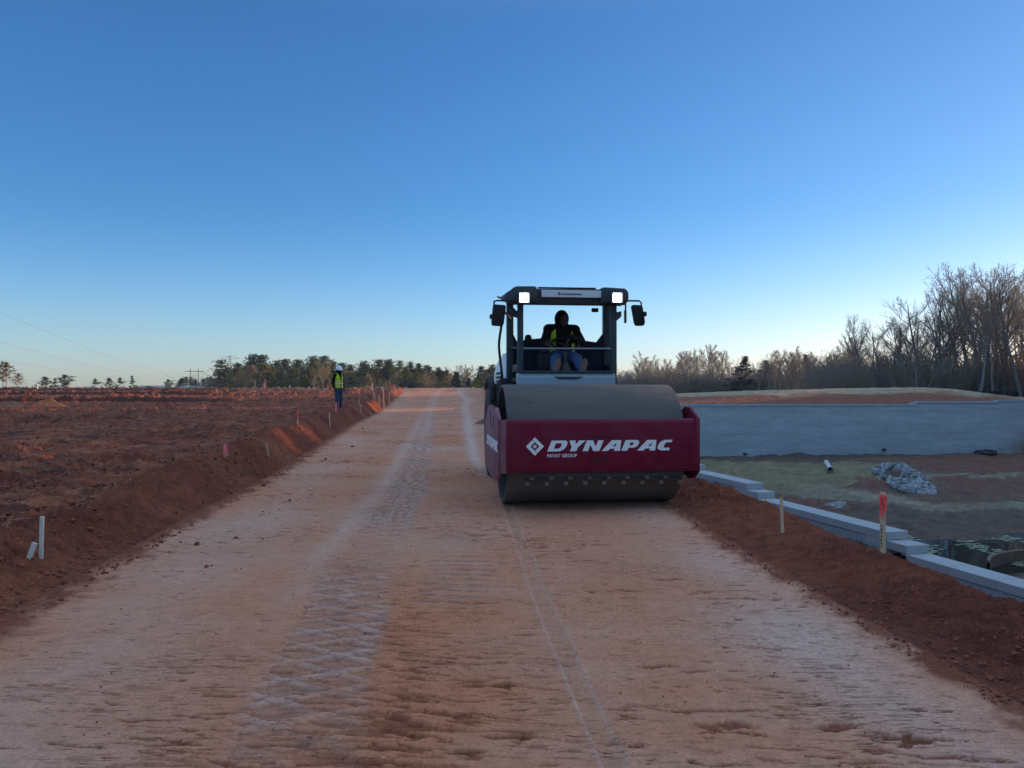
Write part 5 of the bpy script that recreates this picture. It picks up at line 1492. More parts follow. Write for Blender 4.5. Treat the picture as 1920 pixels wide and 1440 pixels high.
sub('rear_crossbeam', M['maroon'], roller, lambda q: q.box((0, 1.03, .72), (2.3, .14, .46), .02))
# scraper under the front plate
def scr(q):
    q.box((.04, FY + .12, .435), (1.94, .05, .055), .008)
    q.box((.04, FY + .16, .39), (1.86, .02, .07), .004)
scp = sub('scraper_bar', M['steel_d'], roller, scr)
for k in range(9):
    x0 = -.86 + k * .228
    def tooth(q, x0=x0, k=k):
        q.box((x0, FY + .13, .335), (.055 + .006 * math.sin(k * 3.1), .05, .05), .012)
        q.box((x0 + .05, FY + .11, .40), (.06, .04, .04), .012)
    sub('scraper_tooth', M['mud'], scp, tooth)
def lumps(q):
    for k in range(26):
        x0 = -.9 + rq.random() * 1.95
        q.box((x0, FY + .115 + .02 * rq.random(), .462 + .01 * rq.random()), (rq.uniform(.015, .06), .03, .018), .006)
sub('caked_mud', M['mud'], scp, lumps)

# lettering -------------------------------------------------------------
def text_mesh(polys, shear, scale, depth):
    cu = bpy.data.curves.new('lettering', 'CURVE'); cu.dimensions = '2D'; cu.fill_mode = 'BOTH'; cu.extrude = depth
    for pl in polys:
        sp_ = cu.splines.new('POLY'); sp_.points.add(len(pl) - 1)
        for i, (x, y) in enumerate(pl): sp_.points[i].co = ((x + shear * y) * scale, y * scale, 0, 1)
        sp_.use_cyclic_u = True
    o = bpy.data.objects.new('lettering', cu); COL.objects.link(o)
    dg = bpy.context.evaluated_depsgraph_get()
    me = bpy.data.meshes.new_from_object(o.evaluated_get(dg)); bpy.data.objects.remove(o); return me
def font_mesh(txt, size, depth, bold=.0, spacing=1.0):
    cu = bpy.data.curves.new('lettering', 'FONT'); cu.body = txt; cu.size = size; cu.extrude = depth; cu.offset = bold; cu.space_character = spacing
    o = bpy.data.objects.new('lettering', cu); COL.objects.link(o)
    dg = bpy.context.evaluated_depsgraph_get()
    me = bpy.data.meshes.new_from_object(o.evaluated_get(dg)); bpy.data.objects.remove(o); return me
_A = lambda d: ([(5.14 + d, 0), (5.74 + d, 0), (5.90 + d, .2), (6.33 + d, .2), (6.33 + d, 0), (6.90 + d, 0), (6.60 + d, 1), (5.70 + d, 1)], [(6.02 + d, .42), (6.31 + d, .42), (6.27 + d, .78)])
WORD = [[(0, 0), (1.15, 0), (1.45, .15), (1.6, .42), (1.6, .75), (1.48, .93), (1.3, 1), (0, 1)], [(.50, .25), (.95, .25), (1.08, .38), (1.12, .6), (1.05, .75), (.50, .75)],
        [(2.14, 0), (2.74, 0), (2.74, .38), (3.2, 1), (2.60, 1), (2.41, .64), (2.24, 1), (1.66, 1), (2.14, .38)],
        [(3.33, 0), (3.85, 0), (3.85, .58), (4.35, 0), (4.92, 0), (4.92, 1), (4.40, 1), (4.40, .42), (3.90, 1), (3.33, 1)],
        *_A(0),
        [(7.02, 0), (7.60, 0), (7.60, .28), (8.1, .28), (8.36, .40), (8.45, .65), (8.38, .88), (8.15, 1), (7.02, 1)], [(7.58, .5), (7.86, .5), (7.95, .63), (7.88, .77), (7.58, .77)],
        *_A(3.40),
        [(10.85, 0), (11.65, 0), (11.62, .25), (11.08, .25), (10.96, .38), (10.96, .62), (11.08, .76), (11.55, .76), (11.58, 1), (10.85, 1), (10.52, .86), (10.38, .62), (10.38, .34), (10.52, .12)]]
_L1 = [(0, -1), (-1, 0), (-.3, .7), (-.04, .44), (-.48, 0), (.26, -.74)]
def emblem(cx_, cy_, s): return [[(cx_ + x * s, cy_ + y * s) for x, y in _L1], [(cx_ - x * s, cy_ - y * s) for x, y in _L1], [(cx_ + .22 * s, cy_), (cx_, cy_ + .22 * s), (cx_ - .22 * s, cy_), (cx_, cy_ - .22 * s)]]
def place_text(name, me, m, parent, loc, rot=(math.pi / 2, 0, 0)):
    o = link_mesh(name, me, parent, m); o.location = loc; o.rotation_euler = rot; return o
ly = FY - .003
xL, xR = rx(1026, ly), rx(1261, ly); zB = rzv(846.5, xL, ly)
sc_ = (xR - xL) / 11.99
place_text('lettering', text_mesh(WORD, .43, sc_, .0015), M['decal'], fr, (xL, ly, zB))
ex_, ez_ = rx(1003, ly), rzv(837, xL, ly)
place_text('emblem', text_mesh(emblem(0, 0, 1.0), 0, .105, .0015), M['decal'], fr, (ex_, ly, ez_))
place_text('small_lettering', font_mesh('FAYAT GROUP', .052, .0015, .0009), M['decal'], fr, (xL - .002, ly, rzv(857.5, xL, ly)))
place_text('faded_lettering', font_mesh('CLARKSON', .047, .001, .0014, 1.05), M['ghost'], fr, (rx(1106, ly), ly + .0005, rzv(820.5, 0, ly)))
place_text('faded_number', font_mesh('8328', .085, .001, .002, 1.05), M['ghost'], fr, (rx(1111, ly), ly + .0005, rzv(867, 0, ly)))
sp_l = [o for o in roller.children if o.name.startswith('side_plate')][0]
place_text('lettering', text_mesh(WORD, .43, .128, .0015), M['decal'], sp_l, (-HWS - .0225, .66, .70), (math.pi / 2, 0, -math.pi / 2))

# rear frame, tyres, hood ------------------------------------------------
sub('rear_frame', M['blackp'], roller, lambda q: (q.box((0, 1.5, .75), (.5, .9, .4), .03), q.box((0, 3.2, .95), (1.05, 2.7, .7), .04)))
for s_ in (-1, 1):
    def tyre(q):
        q.lathe([(.36, -.25), (.52, -.27), (.68, -.26), (.735, -.21), (.745, 0), (.735, .21), (.68, .26), (.52, .27), (.36, .25)], 0, 48, (s_ * .76, 2.9, .745))
    wh = sub('wheel', M['tyre'], roller, tyre, True, 50)
    def lug(q):
        for k in range(20):
            a = k * 6.2832 / 20
            for h_ in (-1, 1):
                aa = a + (.157 if h_ > 0 else 0)
                rot = Matrix.Rotation(-aa, 3, 'X') @ Matrix.Rotation(h_ * .5, 3, 'Z')
                q.box((s_ * .76 + h_ * .12, 2.9 + math.sin(aa) * .752, .745 + math.cos(aa) * .752), (.25, .06, .045), .006, rot)
    sub('tread', M['tyre'], wh, lug)
    sub('rim', M['panel'], wh, lambda q: q.lathe([(.37, s_ * .24), (.33, s_ * .16), (.15, s_ * .12), (.12, s_ * .18), (0, s_ * .18)], 0, 32, (s_ * .76, 2.9, .745)), True, 40)
def hood(q):
    pr = [(2.55, 1.25), (2.55, 2.02), (3.1, 2.03), (4.0, 1.93), (4.55, 1.78), (4.65, 1.5), (4.6, 1.05), (3.9, 1.0), (3.5, 1.35)]
    q.prism(pr, 0, -.76, .76, .06)
hd = sub('hood', M['white_p'], roller, hood, True, 40)
for s_ in (-1, 1): sub('grille', M['blackp'], hd, lambda q: [q.box((s_ * .765, 3.6, 1.35 + k * .07), (.02, .8, .035), .005) for k in range(6)])
sub('exhaust_pipe', M['steel_d'], roller, lambda q: q.tube(bez([(.45, 3.2, 2.0), (.45, 3.2, 2.12), (.47, 3.26, 2.2)], 4), .045, 10), True)
sub('platform', M['blackp'], roller, lambda q: (q.box((0, 2.17, 1.56), (1.44, 1.3, .08), .02), q.box((0, 2.2, 1.3), (1.2, 1.2, .44), .03), q.box((-.84, 2.0, 1.12), (.12, .7, .5), .03), q.box((.84, 2.0, 1.12), (.12, .7, .5), .03)))
sub('fender', M['blackp'], roller, lambda q: (q.tube(bez([(-1.0, 2.0, 1.25), (-1.0, 2.25, 1.5), (-.98, 2.9, 1.6), (-.98, 3.5, 1.45)], 5), .05, 8), q.box((-.88, 2.0, 1.45), (.12, .2, .22), .03)), True)
# articulated joint hoses in the gap behind the drum
def hoses(q):
    for k in range(4):
        x0 = -.3 + k * .2; q.tube(bez([(x0, 1.0, .95), (x0 + .05, 1.2, 1.2 + .04 * k), (x0 * .8, 1.45, 1.05)], 6), .022, 6)
sub('hydraulic_hoses', M['blackp'], roller, hoses, True)

# cab --------------------------------------------------------------------
cyf, cyr = 1.42, 2.22
xfl, xfr = rx(975.5, cyf), rx(1150, cyf); xrl, xrr = rx(956, cyr), rx(1136.5, cyr)
zp = 1.665
cab = []
def post(x, y, w, d, zt_, zb_): return sub('cab_post', M['cabgrey'], roller, lambda q: q.box((x, y, (zt_ + zb_) / 2), (w, d, zt_ - zb_), .018), True, 30)
post(xfl, cyf, .086, .09, 2.70, 1.42); post(xfr, cyf, .090, .09, 2.70, 1.42)
post(xrl, cyr, .105, .13, 2.86, 1.55); post(xrr, cyr, .105, .13, 2.86, 1.55)
pxl, pxr = rx(969, cyf - .05), rx(1153, cyf - .05)
def panel(q):
    pr = [(cyf - .03, 1.28), (cyf - .095, 1.40), (cyf - .095, 1.60), (cyf - .05, 1.665), (cyf + .06, 1.665), (cyf + .06, 1.28)]
    q.prism(pr, 0, pxl, pxr, .012)
pn = sub('front_panel', M['panel'], roller, panel, True, 30)
sub('top_ledge', M['cabgrey'], pn, lambda q: q.box(((pxl + pxr) / 2 + .01, cyf - .02, 1.682), (pxr - pxl - .05, .14, .028), .01))
bx = rx(1066, cyf - .1)
def badge(q):
    q.prism([(bx - .215, 1.612), (bx + .215, 1.612), (bx + .13, 1.572), (bx - .13, 1.572)], 1, cyf - .104, cyf - .09, .003)
bdg = sub('vent_badge', M['cabgrey'], pn, badge)
sub('vent_hole', M['black_d'], bdg, lambda q: [q.lathe([(.012, cyf - .108), (.012, cyf - .10), (0, cyf - .108)], 1, 12, (bx + dx, 0, 1.59)) for dx in (-.025, .035)])
# roof
ryf, ryr = 1.20, 2.42
rl, rr = rx(944, ryf + .1), rx(1178, ryf + .1); rc = (rl + rr) / 2
zt_ = rzv(538.5, 0, ryf + .1); zb2 = rzv(569.5, 0, ryf)
def roofm(q):
    pr = [(rl, zb2 + .06), (rl + .02, zb2 + .03), (rl + .06, zb2), (rr - .05, zb2), (rr - .01, zb2 + .05), (rr, zb2 + .13), (rr - .05, zt_ - .05), (rr - .16, zt_ - .02), (rl + .22, zt_ - .025), (rl + .10, zt_ - .05), (rl + .03, zt_ - .10)]
    q.prism(pr, 1, ryf + .10, ryr, .02)
    # the underside rises towards the rear
    q.v = [(v[0], v[1], v[2] + max(0, (v[1] - ryf - .2)) * .20 * max(0, min(1, (zt_ - .06 - v[2]) / .15))) for v in q.v]
rf = sub('roof', M['cabgrey'], roller, roofm, True, 30)
c1, c2 = rx(1008, ryf), rx(1128, ryf)
for (a, b_, m) in ((rl + .075, c1, 1), (c2, rr - .01, -1)):     # the two lamp pods
    def pod(q, a=a, b_=b_, m=m):
        w = b_ - a
        pr = [(a, zb2 + .03), (b_, zb2 + .01), (b_, zt_ - .02), (b_ - .03, zt_), (a + .10, zt_ - .005), (a + .03, zt_ - .04)] if m > 0 else [(a, zb2 + .01), (b_ - .05, zb2 + .05), (b_, zb2 + .07), (b_ - .005, zt_ - .07), (b_ - .05, zt_ - .015), (a + .03, zt_), (a, zt_ - .02)]
        q.prism(pr, 1, ryf, ryf + .30, .03)
    pd = sub('lamp_pod', M['cabgrey'], rf, pod, True, 30)
for k, cpx in enumerate((982.5, 1156.5)):
    yy = ryf - .05; x0 = rx(cpx, yy); z0 = rzv(558.5, x0, yy)
    wl = sub('work_lamp', M['blackp'], roller, lambda q: (q.box((x0, yy + .03, z0), (.15, .07, .15), .012), q.tube([(x0, yy + .06, z0 - .05), (x0, yy + .14, z0 - .08)], .02, 8)))
    sub('bezel', M['panel'], wl, lambda q: [q.box((x0 + dx, yy - .02, z0 + dz), (sx2, .05, sz2), .004) for dx, dz, sx2, sz2 in ((-.072, 0, .014, .158), (.072, 0, .014, .158), (0, .072, .130, .014), (0, -.072, .130, .014))])
    sub('reflector', glow_m, wl, lambda q: q.box((x0, yy - .006, z0), (.130, .012, .130), .004))
    sub('lamp_lens', lamp_m, wl, lambda q: [q.lathe([(.0, yy - .020), (.019, yy - .018), (.021, yy - .012), (.0, yy - .011)], 1, 12, (x0 + (a_ - 1) * .041, 0, z0 + (b2 - 1) * .041)) for a_ in range(3) for b2 in range(3)])
s1, s2 = rx(1016, ryf + .02), rx(1128.5, ryf + .02); sz1, sz0 = rzv(543.5, 0, ryf), rzv(557, 0, ryf)
sign = sub('name_board', M['white_p'], rf, lambda q: q.box(((s1 + s2) / 2, ryf + .055, (sz1 + sz0) / 2), (s2 - s1, .05, sz1 - sz0), .006))
tw_ = rx(1093, ryf) - rx(1047, ryf)
place_text('lettering', text_mesh(WORD, .43, (tw_ - .06) / 12.0, .001), M['black_d'], sign, (rx(1054, ryf), ryf + .028, (sz0 + sz1) / 2 - .020))
place_text('emblem', text_mesh(emblem(0, 0, 1), 0, .027, .001), M['black_d'], sign, (rx(1049.5, ryf), ryf + .028, (sz0 + sz1) / 2))
def under(q):
    q.prism([(ryf + .12, zb2 - .012), (ryr - .06, zb2 + .20), (ryr - .06, zb2 + .23), (ryf + .12, zb2 + .03)], 0, rl + .10, rr - .10)
sub('roof_underside', M['blackp'], rf, under)
sub('interior_mirror', M['blackp'], roller, lambda q: q.box((rx(1117, cyf), cyf + .05, zb2 - .06), (.10, .05, .06), .012))
sub('roof_rail', M['blackp'], rf, lambda q: q.tube([(c1 + .03, ryf + .16, zt_ - .005), (c2 - .05, ryf + .16, zt_ - .005)], .012, 6))
# rear lining with arched top and gussets
def lining(q):
    zl = 2.16; n = 10
    top = [(xrl + .05 + (xrr - xrl - .1) * i / n, zl + .075 * math.sin(math.pi * i / n) ** .8 - (.02 if i > 7 else 0)) for i in range(n + 1)]
    q.prism([(xrl + .05, 1.55), (xrr - .05, 1.55)] + top[::-1], 1, cyr - .03, cyr + .05)
    q.prism([(xrr - .05, 2.08), (xrr - .05, 2.30), (xrr - .22, 2.08)], 1, cyr - .05, cyr + .07); q.prism([(xrl + .05, 2.08), (xrl + .05, 2.28), (xrl + .15, 2.08)], 1, cyr - .05, cyr + .07)
sub('rear_lining', M['dkblue'], roller, lining)
for x0, s_ in ((xfl, -1), (xfr, 1)):
    xb = xrl if s_ < 0 else xrr
    sub('side_rail', M['cabgrey'], roller, lambda q: (q.tube([(x0, cyf, 2.03), (xb, cyr, 2.07)], .018, 8), q.box(((x0 + xb) / 2, (cyf + cyr) / 2, 1.74), (.03, cyr - cyf, .12), .008)), True)
sub('front_rail', M['steel'], roller, lambda q: q.tube([(xfl, cyf - .03, rzv(654, 0, cyf)), (xfr, cyf - .03, rzv(653.5, 0, cyf))], .0135, 8), True)
xk = rx(994, cyr); sub('fuel_cap', M['blackp'], roller, lambda q: q.lathe([(.06, 2.1), (.06, 2.24), (.045, 2.285), (0, 2.30)], 2, 16, (xk, cyr + .22, 0)), True, 40)
# mirrors
def mirror(px0, px1, py0, py1, s_):
    y0 = cyf - .05
    a, b_ = rx(px0, y0), rx(px1, y0); z1, z0 = rzv(py0, a, y0), rzv(py1, a, y0)
    w, h = b_ - a, z1 - z0; cx_ = (a + b_) / 2
    def body(q):
        if s_ < 0: pr = [(a + w * .12, z1), (b_ - .01, z1 - .01), (b_, z1 - .04), (b_ - w * .15, z0 + .03), (b_ - w * .25, z0), (a + .01, z0 + .01), (a, z0 + .05)]
        else: pr = [(a, z1 - .02), (a + .02, z1), (b_ - w * .25, z1 - .005), (b_ - w * .18, z1 - .04), (b_, z0 + .05), (b_ - .02, z0), (a + w * .32, z0), (a + w * .22, z0 + .04)]
        q.prism(pr, 1, y0 - .07, y0 + .03, .018)
    mi = sub('wing_mirror', M['blackp'], roller, body, True, 40)
    sub('mirror_clamp', M['blackp'], mi, lambda q: q.box((a + .01 if s_ < 0 else b_ - .01, y0 - .03, (z0 + z1) / 2 + .02 * s_), (.07, .06, .07), .015), True)
    zt2 = z1 + .065
    if s_ < 0: pts = [(xfl, cyf, zt2 - .01), (a + .10, y0 + .05, zt2), (a + .045, y0 + .02, zt2 - .015), (a + .04, y0, z1 - .02)]
    else: pts = [(a - .075, y0 + .02, z1 - .07), (a - .075, y0 + .02, zt2 - .03), (a - .04, y0 + .02, zt2), (b_ - .07, y0 + .02, zt2), (b_ - .045, y0, zt2 - .03), (b_ - .045, y0, z0 + h * .55)]
    sub('mirror_arm', M['blackp'], mi, lambda q: q.tube(pts, .013, 8), True)
    if s_ > 0: sub('mirror_bracket', M['cabgrey'], mi, lambda q: (q.prism([(xfr, 2.44), (xfr + .05, 2.44), (a - .14, 2.50), (a - .14, 2.58), (xfr + .03, 2.56), (xfr, 2.54)], 1, cyf - .05, cyf + .03, .012), q.box((a - .08, y0 + .02, 2.50), (.03, .05, .19), .006)))
    else: sub('mirror_bracket', M['cabgrey'], mi, lambda q: (q.tube([(b_ - .02, y0, (z0 + z1) / 2 + .06), (xrl, cyr - .1, 2.52)], .016, 8), q.prism([(xfl - .02, 2.46), (xfl - .13, 2.50), (xfl - .15, 2.60), (xfl - .10, 2.62), (xfl - .02, 2.54)], 1, cyf, cyf + .06, .012)), True)
mirror(921, 948, 571, 612, -1)
mirror(1183, 1208, 572, 611, 1)
hr = [(rx(941, 1.3), 1.3, rzv(606, -.9, 1.3)), (rx(936, 1.45), 1.45, rzv(640, -.9, 1.45)), (rx(936.5, 1.5), 1.5, rzv(662, -.9, 1.5)), (rx(941, 1.55), 1.55, rzv(700, -.9, 1.55)), (rx(943, 1.55), 1.55, rzv(722, -.9, 1.55))]
sub('grab_rail', M['blackp'], roller, lambda q: q.tube(bez(hr, 6), .019, 8), True)
sub('step_mount', M['blackp'], roller, lambda q: q.box((rx(944, 1.55) + .01, 1.58, 1.50), (.14, .16, .18), .03), True)
# seat, console, steering column
sx0 = .055
sub('seat', M['blackp'], roller, lambda q: (q.box((sx0, 2.00, 1.83), (.50, .46, .13), .04), q.box((sx0, 2.155, 1.99), (.44, .09, .36), .04), q.box((sx0, 2.02, 1.68), (.34, .34, .18), .03)), True, 40)
xc = rx(1021, 1.8)
sub('control_console', M['blackp'], roller, lambda q: (q.box((xc, 1.85, 1.80), (.17, .42, .36), .03), q.box((xc - .01, 1.70, 2.00), (.14, .16, .06), .02), q.tube([(xc, 1.72, 2.0), (xc + .02, 1.68, 2.13)], .014, 8), q.lathe([(0, 2.11), (.03, 2.12), (.03, 2.16), (0, 2.18)], 2, 10, (xc + .02, 1.68, 0))), True, 40)
xs = rx(1060, 1.6)
col_ = sub('steering_column', M['steel_d'], roller, lambda q: (q.lathe([(.13, 1.60), (.12, 1.66), (.085, 1.74), (.06, 1.80), (.045, 1.82)], 2, 16, (xs, 1.60, 0)), q.tube([(xs, 1.60, 1.80), (xs + .005, 1.655, 2.08)], .026, 10), q.box((xs, 1.585, 1.835), (.05, .03, .05), .008)), True, 40)
wz, wy = 2.11, 1.665
rotw_ = Matrix.Rotation(R(28), 3, 'X')
def wheel(q):
    pts = [Vector((.205 * math.cos(t), .205 * math.sin(t), 0)) for t in np.linspace(0, 2 * math.pi, 33)]
    q.tube([Vector((xs + .01, wy, wz)) + rotw_ @ p for p in pts], .016, 8, cap=False)
    for k in range(3):
        t = k * 2.094 + .5; q.tube([Vector((xs + .01, wy, wz - .03)), Vector((xs + .01, wy, wz)) + rotw_ @ Vector((.2 * math.cos(t), .2 * math.sin(t), 0))], .014, 6)
    q.lathe([(0, -.05), (.05, -.045), (.05, .005), (0, .012)], 2, 14, (xs + .01, wy, wz - .01))
sub('steering_wheel', M['blackp'], col_, wheel, True)

# ------------------------------------------------------------------ people
def caps_mesh(name, shapes, voxel, mats, smooth_it=4, smooth_f=.5, cut=None):
    """tapered capsules and ellipsoids fused into ONE continuous surface"""
    mb = MB()
    for s in shapes:
        if s[0] == 'e':
            _, c, r, ro = (*s, None)[:4] if len(s) == 3 else s
            bm = bmesh.new(); bmesh.ops.create_icosphere(bm, subdivisions=3, radius=1)
            for v in bm.verts:
                p = Vector((v.co.x * r[0], v.co.y * r[1], v.co.z * r[2]))
                if ro is not None: p = ro @ p
                v.co = p + Vector(c)
            bm.verts.index_update(); mb.add([v.co for v in bm.verts], [[v.index for v in f.verts] for f in bm.faces]); bm.free()
            continue
        a, b_, r0, r1 = Vector(s[0]), Vector(s[1]), s[2], s[3]
        d = b_ - a; L0 = d.length; d = d / max(L0, 1e-6)
        pts, rs = [], []
        for k in range(5):
            t = math.pi / 2 * k / 4; pts.append(a - d * r0 * math.cos(t)); rs.append(max(r0 * math.sin(t), 1e-4))
        for k in range(5):
            t = math.pi / 2 * k / 4; pts.append(b_ + d * r1 * math.sin(t)); rs.append(max(r1 * math.cos(t), 1e-4))
        mb.tube(pts, rs, 14)
    me = bpy.data.meshes.new(name); me.from_pydata([tuple(v) for v in mb.v], [], mb.f)
    o = bpy.data.objects.new(name, me); COL.objects.link(o)
    m1 = o.modifiers.new('r', 'REMESH'); m1.mode = 'VOXEL'; m1.voxel_size = voxel
    m2 = o.modifiers.new('s', 'SMOOTH'); m2.iterations = smooth_it; m2.factor = smooth_f
    dg = bpy.context.evaluated_depsgraph_get(); dg.update()
    out = bpy.data.meshes.new_from_object(o.evaluated_get(dg)); bpy.data.objects.remove(o)
    if cut is not None:
        bm = bmesh.new(); bm.from_mesh(out)
        bmesh.ops.delete(bm, geom=[v for v in bm.verts if cut(v.co)], context='VERTS'); bm.to_mesh(out); bm.free()
    for p in out.polygons: p.use_smooth = True
    out.name = name; out.materials.clear()
    for m in (mats if isinstance(mats, (list, tuple)) else [mats]): out.materials.append(m)
    return out

def hand(wr, d, up, side, curl=.5, s=1.0):
    """palm, four unequal bent fingers and a thumb; d: direction of the hand, up: back of the hand, side: towards the thumb"""
    d, up, side = Vector(d).normalized(), Vector(up).normalized(), Vector(side).normalized()
    out = []
    for k in (-.026, -.009, .009, .026):
        out.append((wr + side * k * .7, wr + d * .085 * s + side * k, .017, .014))
    for k, ln in ((.029, .072), (.010, .082), (-.010, .076), (-.028, .058)):
        p = wr + d * .088 * s + side * k; dd = d
        for j, f in enumerate((.45, .32, .23)):
            dd = (dd - up * curl * (.5 + .35 * j)).normalized()
            q = p + dd * ln * f * s; out.append((p, q, .0098 - .001 * j, .009 - .001 * j)); p = q
    p = wr + d * .03 * s + side * .026; q = p + (d * .55 + side * .75 - up * .2).normalized() * .042 * s; r_ = q + (d * .9 + side * .2 - up * .4 * curl).normalized() * .034 * s
    out += [(p, q, .014, .0115), (q, r_, .011, .009)]
    return out

def head_shapes(c, f, upv=Vector((0, 0, 1)), s=1.0):
    """skull, jaw, nose, brow, lips, ears about the head's centre c, facing f"""
    f = Vector(f).normalized(); rt = f.cross(upv).normalized()
    P_ = lambda a, b_, d_: c + rt * a * s + f * b_ * s + upv * d_ * s
    ro = Matrix((rt, f, upv)).transposed()
    sh = [('e', P_(0, -.012, .035), (.076 * s, .094 * s, .088 * s), ro), ('e', P_(0, .018, -.045), (.060 * s, .070 * s, .072 * s), ro),
          (P_(0, .060, -.092), P_(0, .045, -.085), .028 * s, .035 * s), (P_(0, .090, .012), P_(0, .106, -.028), .010 * s, .015 * s),
          (P_(-.034, .080, .030), P_(.034, .080, .030), .016 * s, .016 * s), (P_(-.022, .084, -.058), P_(.022, .084, -.058), .011 * s, .011 * s), (P_(-.020, .082, -.072), P_(.020, .082, -.072), .011 * s, .011 * s)]
    for k in (-1, 1): sh.append((P_(k * .076, -.005, .015), P_(k * .080, -.008, -.025), .016 * s, .012 * s)); sh.append((P_(k * .045, .062, -.020), P_(k * .048, .05, -.03), .022 * s, .022 * s))
    return sh, P_
M['skin'] = mat('warm brown skin', (.26, .13, .085), .55, var=.1)
M['skin_d'] = mat('dark brown skin', (.065, .033, .022), .55, var=.1)
M['eye'] = mat('dark eye', (.012, .01, .01), .2)
M['hoodie'] = mat('black cotton hoodie', (.009, .009, .010), .95, spec=.1, var=.3, scale=30, bump=.4, bscale=14)
M['jean'] = mat('blue denim', (.045, .095, .20), .9, var=.25, scale=18, bump=.4, bscale=16)
M['jean_d'] = mat('dark blue denim', (.028, .05, .10), .9, var=.25, scale=18, bump=.4, bscale=16)
M['boot'] = mat('tan leather boot', (.22, .13, .075), .8, var=.25, bump=.3)
M['sole'] = mat('muddy boot sole', (.21, .14, .105), .95, var=.3, scale=20, bump=.5)
M['boot_d'] = mat('dark work boot', (.05, .04, .035), .8, var=.3)
M['helmet'] = mat('white hard hat shell', (.82, .82, .80), .35, var=.03)
M['vest'] = mat('fluorescent yellow vest', (.50, .66, .03), .8, var=.1, scale=8, bump=.4, bscale=10)
M['silver'] = mat('silver reflective tape', (.62, .60, .55), .35, metal=.2, var=.1)
M['orange'] = mat('orange tape edge', (.80, .26, .06), .6)

# --- the worker standing on the berm
wy_ = 32.0; wx_ = (635 - 960) / FPX * wy_; wz_ = zt(wx_, wy_)
wz_ = max(wz_, CZ - (769 - HOR) / FPX * wy_)
worker = empty('person', (wx_, wy_, wz_ - .02), R(52))
worker.scale = (1, 1, 1)
tag(worker, 'standing worker in white hard hat and yellow vest on the left berm', 'person')
V3 = Vector
hc = V3((.0, -.03, 1.635)); fdir = V3((.05, -1, -.10)).normalized()
hs, HP = head_shapes(hc, fdir, (V3((0, 0, 1)) - fdir * fdir.z * 1).normalized())
def arm(sh, el, wr): return [(sh, el, .050, .040), (el, wr, .039, .029)]
shL, elL, wrL = V3((-.19, .01, 1.42)), V3((-.255, .06, 1.13)), V3((-.25, -.03, .89))
shR, elR, wrR = V3((.19, .01, 1.42)), V3((.25, .05, 1.13)), V3((.225, -.06, .90))
legs = [(V3((-.095, 0, .92)), V3((-.105, -.02, .50)), .085, .058), (V3((-.105, -.02, .50)), V3((-.11, .02, .09)), .056, .040), (V3((.095, 0, .92)), V3((.10, -.03, .50)), .085, .058), (V3((.10, -.03, .50)), V3((.10, .02, .09)), .056, .040)]
feet = [(V3((-.11, .03, .05)), V3((-.13, -.15, .035)), .045, .035), (V3((.10, .03, .05)), V3((.13, -.15, .035)), .045, .035)]
torso = [('e', V3((0, 0, .97)), (.165, .115, .13)), ('e', V3((0, .0, 1.15)), (.15, .105, .18)), ('e', V3((0, .01, 1.33)), (.175, .115, .16)), (shL, shR, .062, .062), (V3((0, .01, 1.44)), V3((0, -.01, 1.56)), .058, .052)]
bodyA = hs + torso + arm(shL, elL, wrL) + arm(shR, elR, wrR) + legs + feet + hand(wrL, (0.05, -.15, -1), (-1, 0, 0), (0, -1, 0), .35) + hand(wrR, (-.05, -.2, -1), (1, 0, 0), (0, -1, 0), .35)
link_mesh('body', caps_mesh('body', bodyA, .0075, M['skin_d'], 3), worker)
sub('eyes', M['eye'], worker, lambda q: [q.lathe([(0, -.012), (.011, -.004), (.011, .004), (0, .012)], 1, 10, tuple(HP(k * .032, .083, .010))) for k in (-1, 1)], True)
grow = lambda L, g: [(s[0], s[1], tuple(r + g for r in s[2]), *s[3:]) if s[0] == 'e' else (s[0], s[1], s[2] + g, s[3] + g) for s in L]
hood_s = [('e', hc + V3((0, .02, .0)), (.098, .112, .135)), (hc + V3((0, .03, -.10)), V3((0, .03, 1.42)), .085, .12)]
fdn = fdir
hoodie = grow(torso, .020) + grow(arm(shL, elL, wrL), .020) + grow(arm(shR, elR, wrR), .020) + hood_s
link_mesh('hoodie', caps_mesh('hoodie', hoodie, .012, M['hoodie'], 4, cut=lambda c: ((c - hc).dot(fdn) > .062 and abs(c.x - hc.x) < .066 and c.z > 1.545) or (c - wrL).length < .05 and c.z < .885 or (c - wrR).length < .05 and c.z < .895), worker)
link_mesh('mask', caps_mesh('mask', [('e', HP(0, .045, -.065), (.068, .062, .058))], .008, M['hoodie'], 3), worker)
link_mesh('jeans', caps_mesh('jeans', grow(legs, .020) + [('e', V3((0, 0, .94)), (.178, .128, .12))], .012, M['jean_d'], 4, cut=lambda c: c.z < .07), worker)
vest_s = grow([t_ for t_ in torso[:3]], .042) + [(V3((-.135, .01, 1.455)), V3((-.05, .01, 1.475)), .052, .05), (V3((.135, .01, 1.455)), V3((.05, .01, 1.475)), .052, .05)]
vest = link_mesh('vest', caps_mesh('vest', vest_s, .012, M['vest'], 4, cut=lambda c: c.z < .90 or (c.y < -.06 and abs(c.x) < .018 + max(0, (c.z - 1.30)) * .35) or (c.z > 1.43 and abs(c.x) < .075)), worker)
def band(q, z, rx_, ry_, h, dz=0): q.lathe([(1, -h / 2), (1.012, 0), (1, h / 2)], 2, 40, (0, 0, 0))
def ring(name, z, rx_, ry_, h, m, cy=0.0):
    mb = MB(); mb.lathe([(1, -h / 2), (1.01, -h / 2), (1.01, h / 2), (1, h / 2)], 2, 40, closed=True)
    mb.v = [(v[0] * rx_, v[1] * ry_ + cy, v[2] + z) for v in mb.v]
    return mb.build(name, m, vest, True)
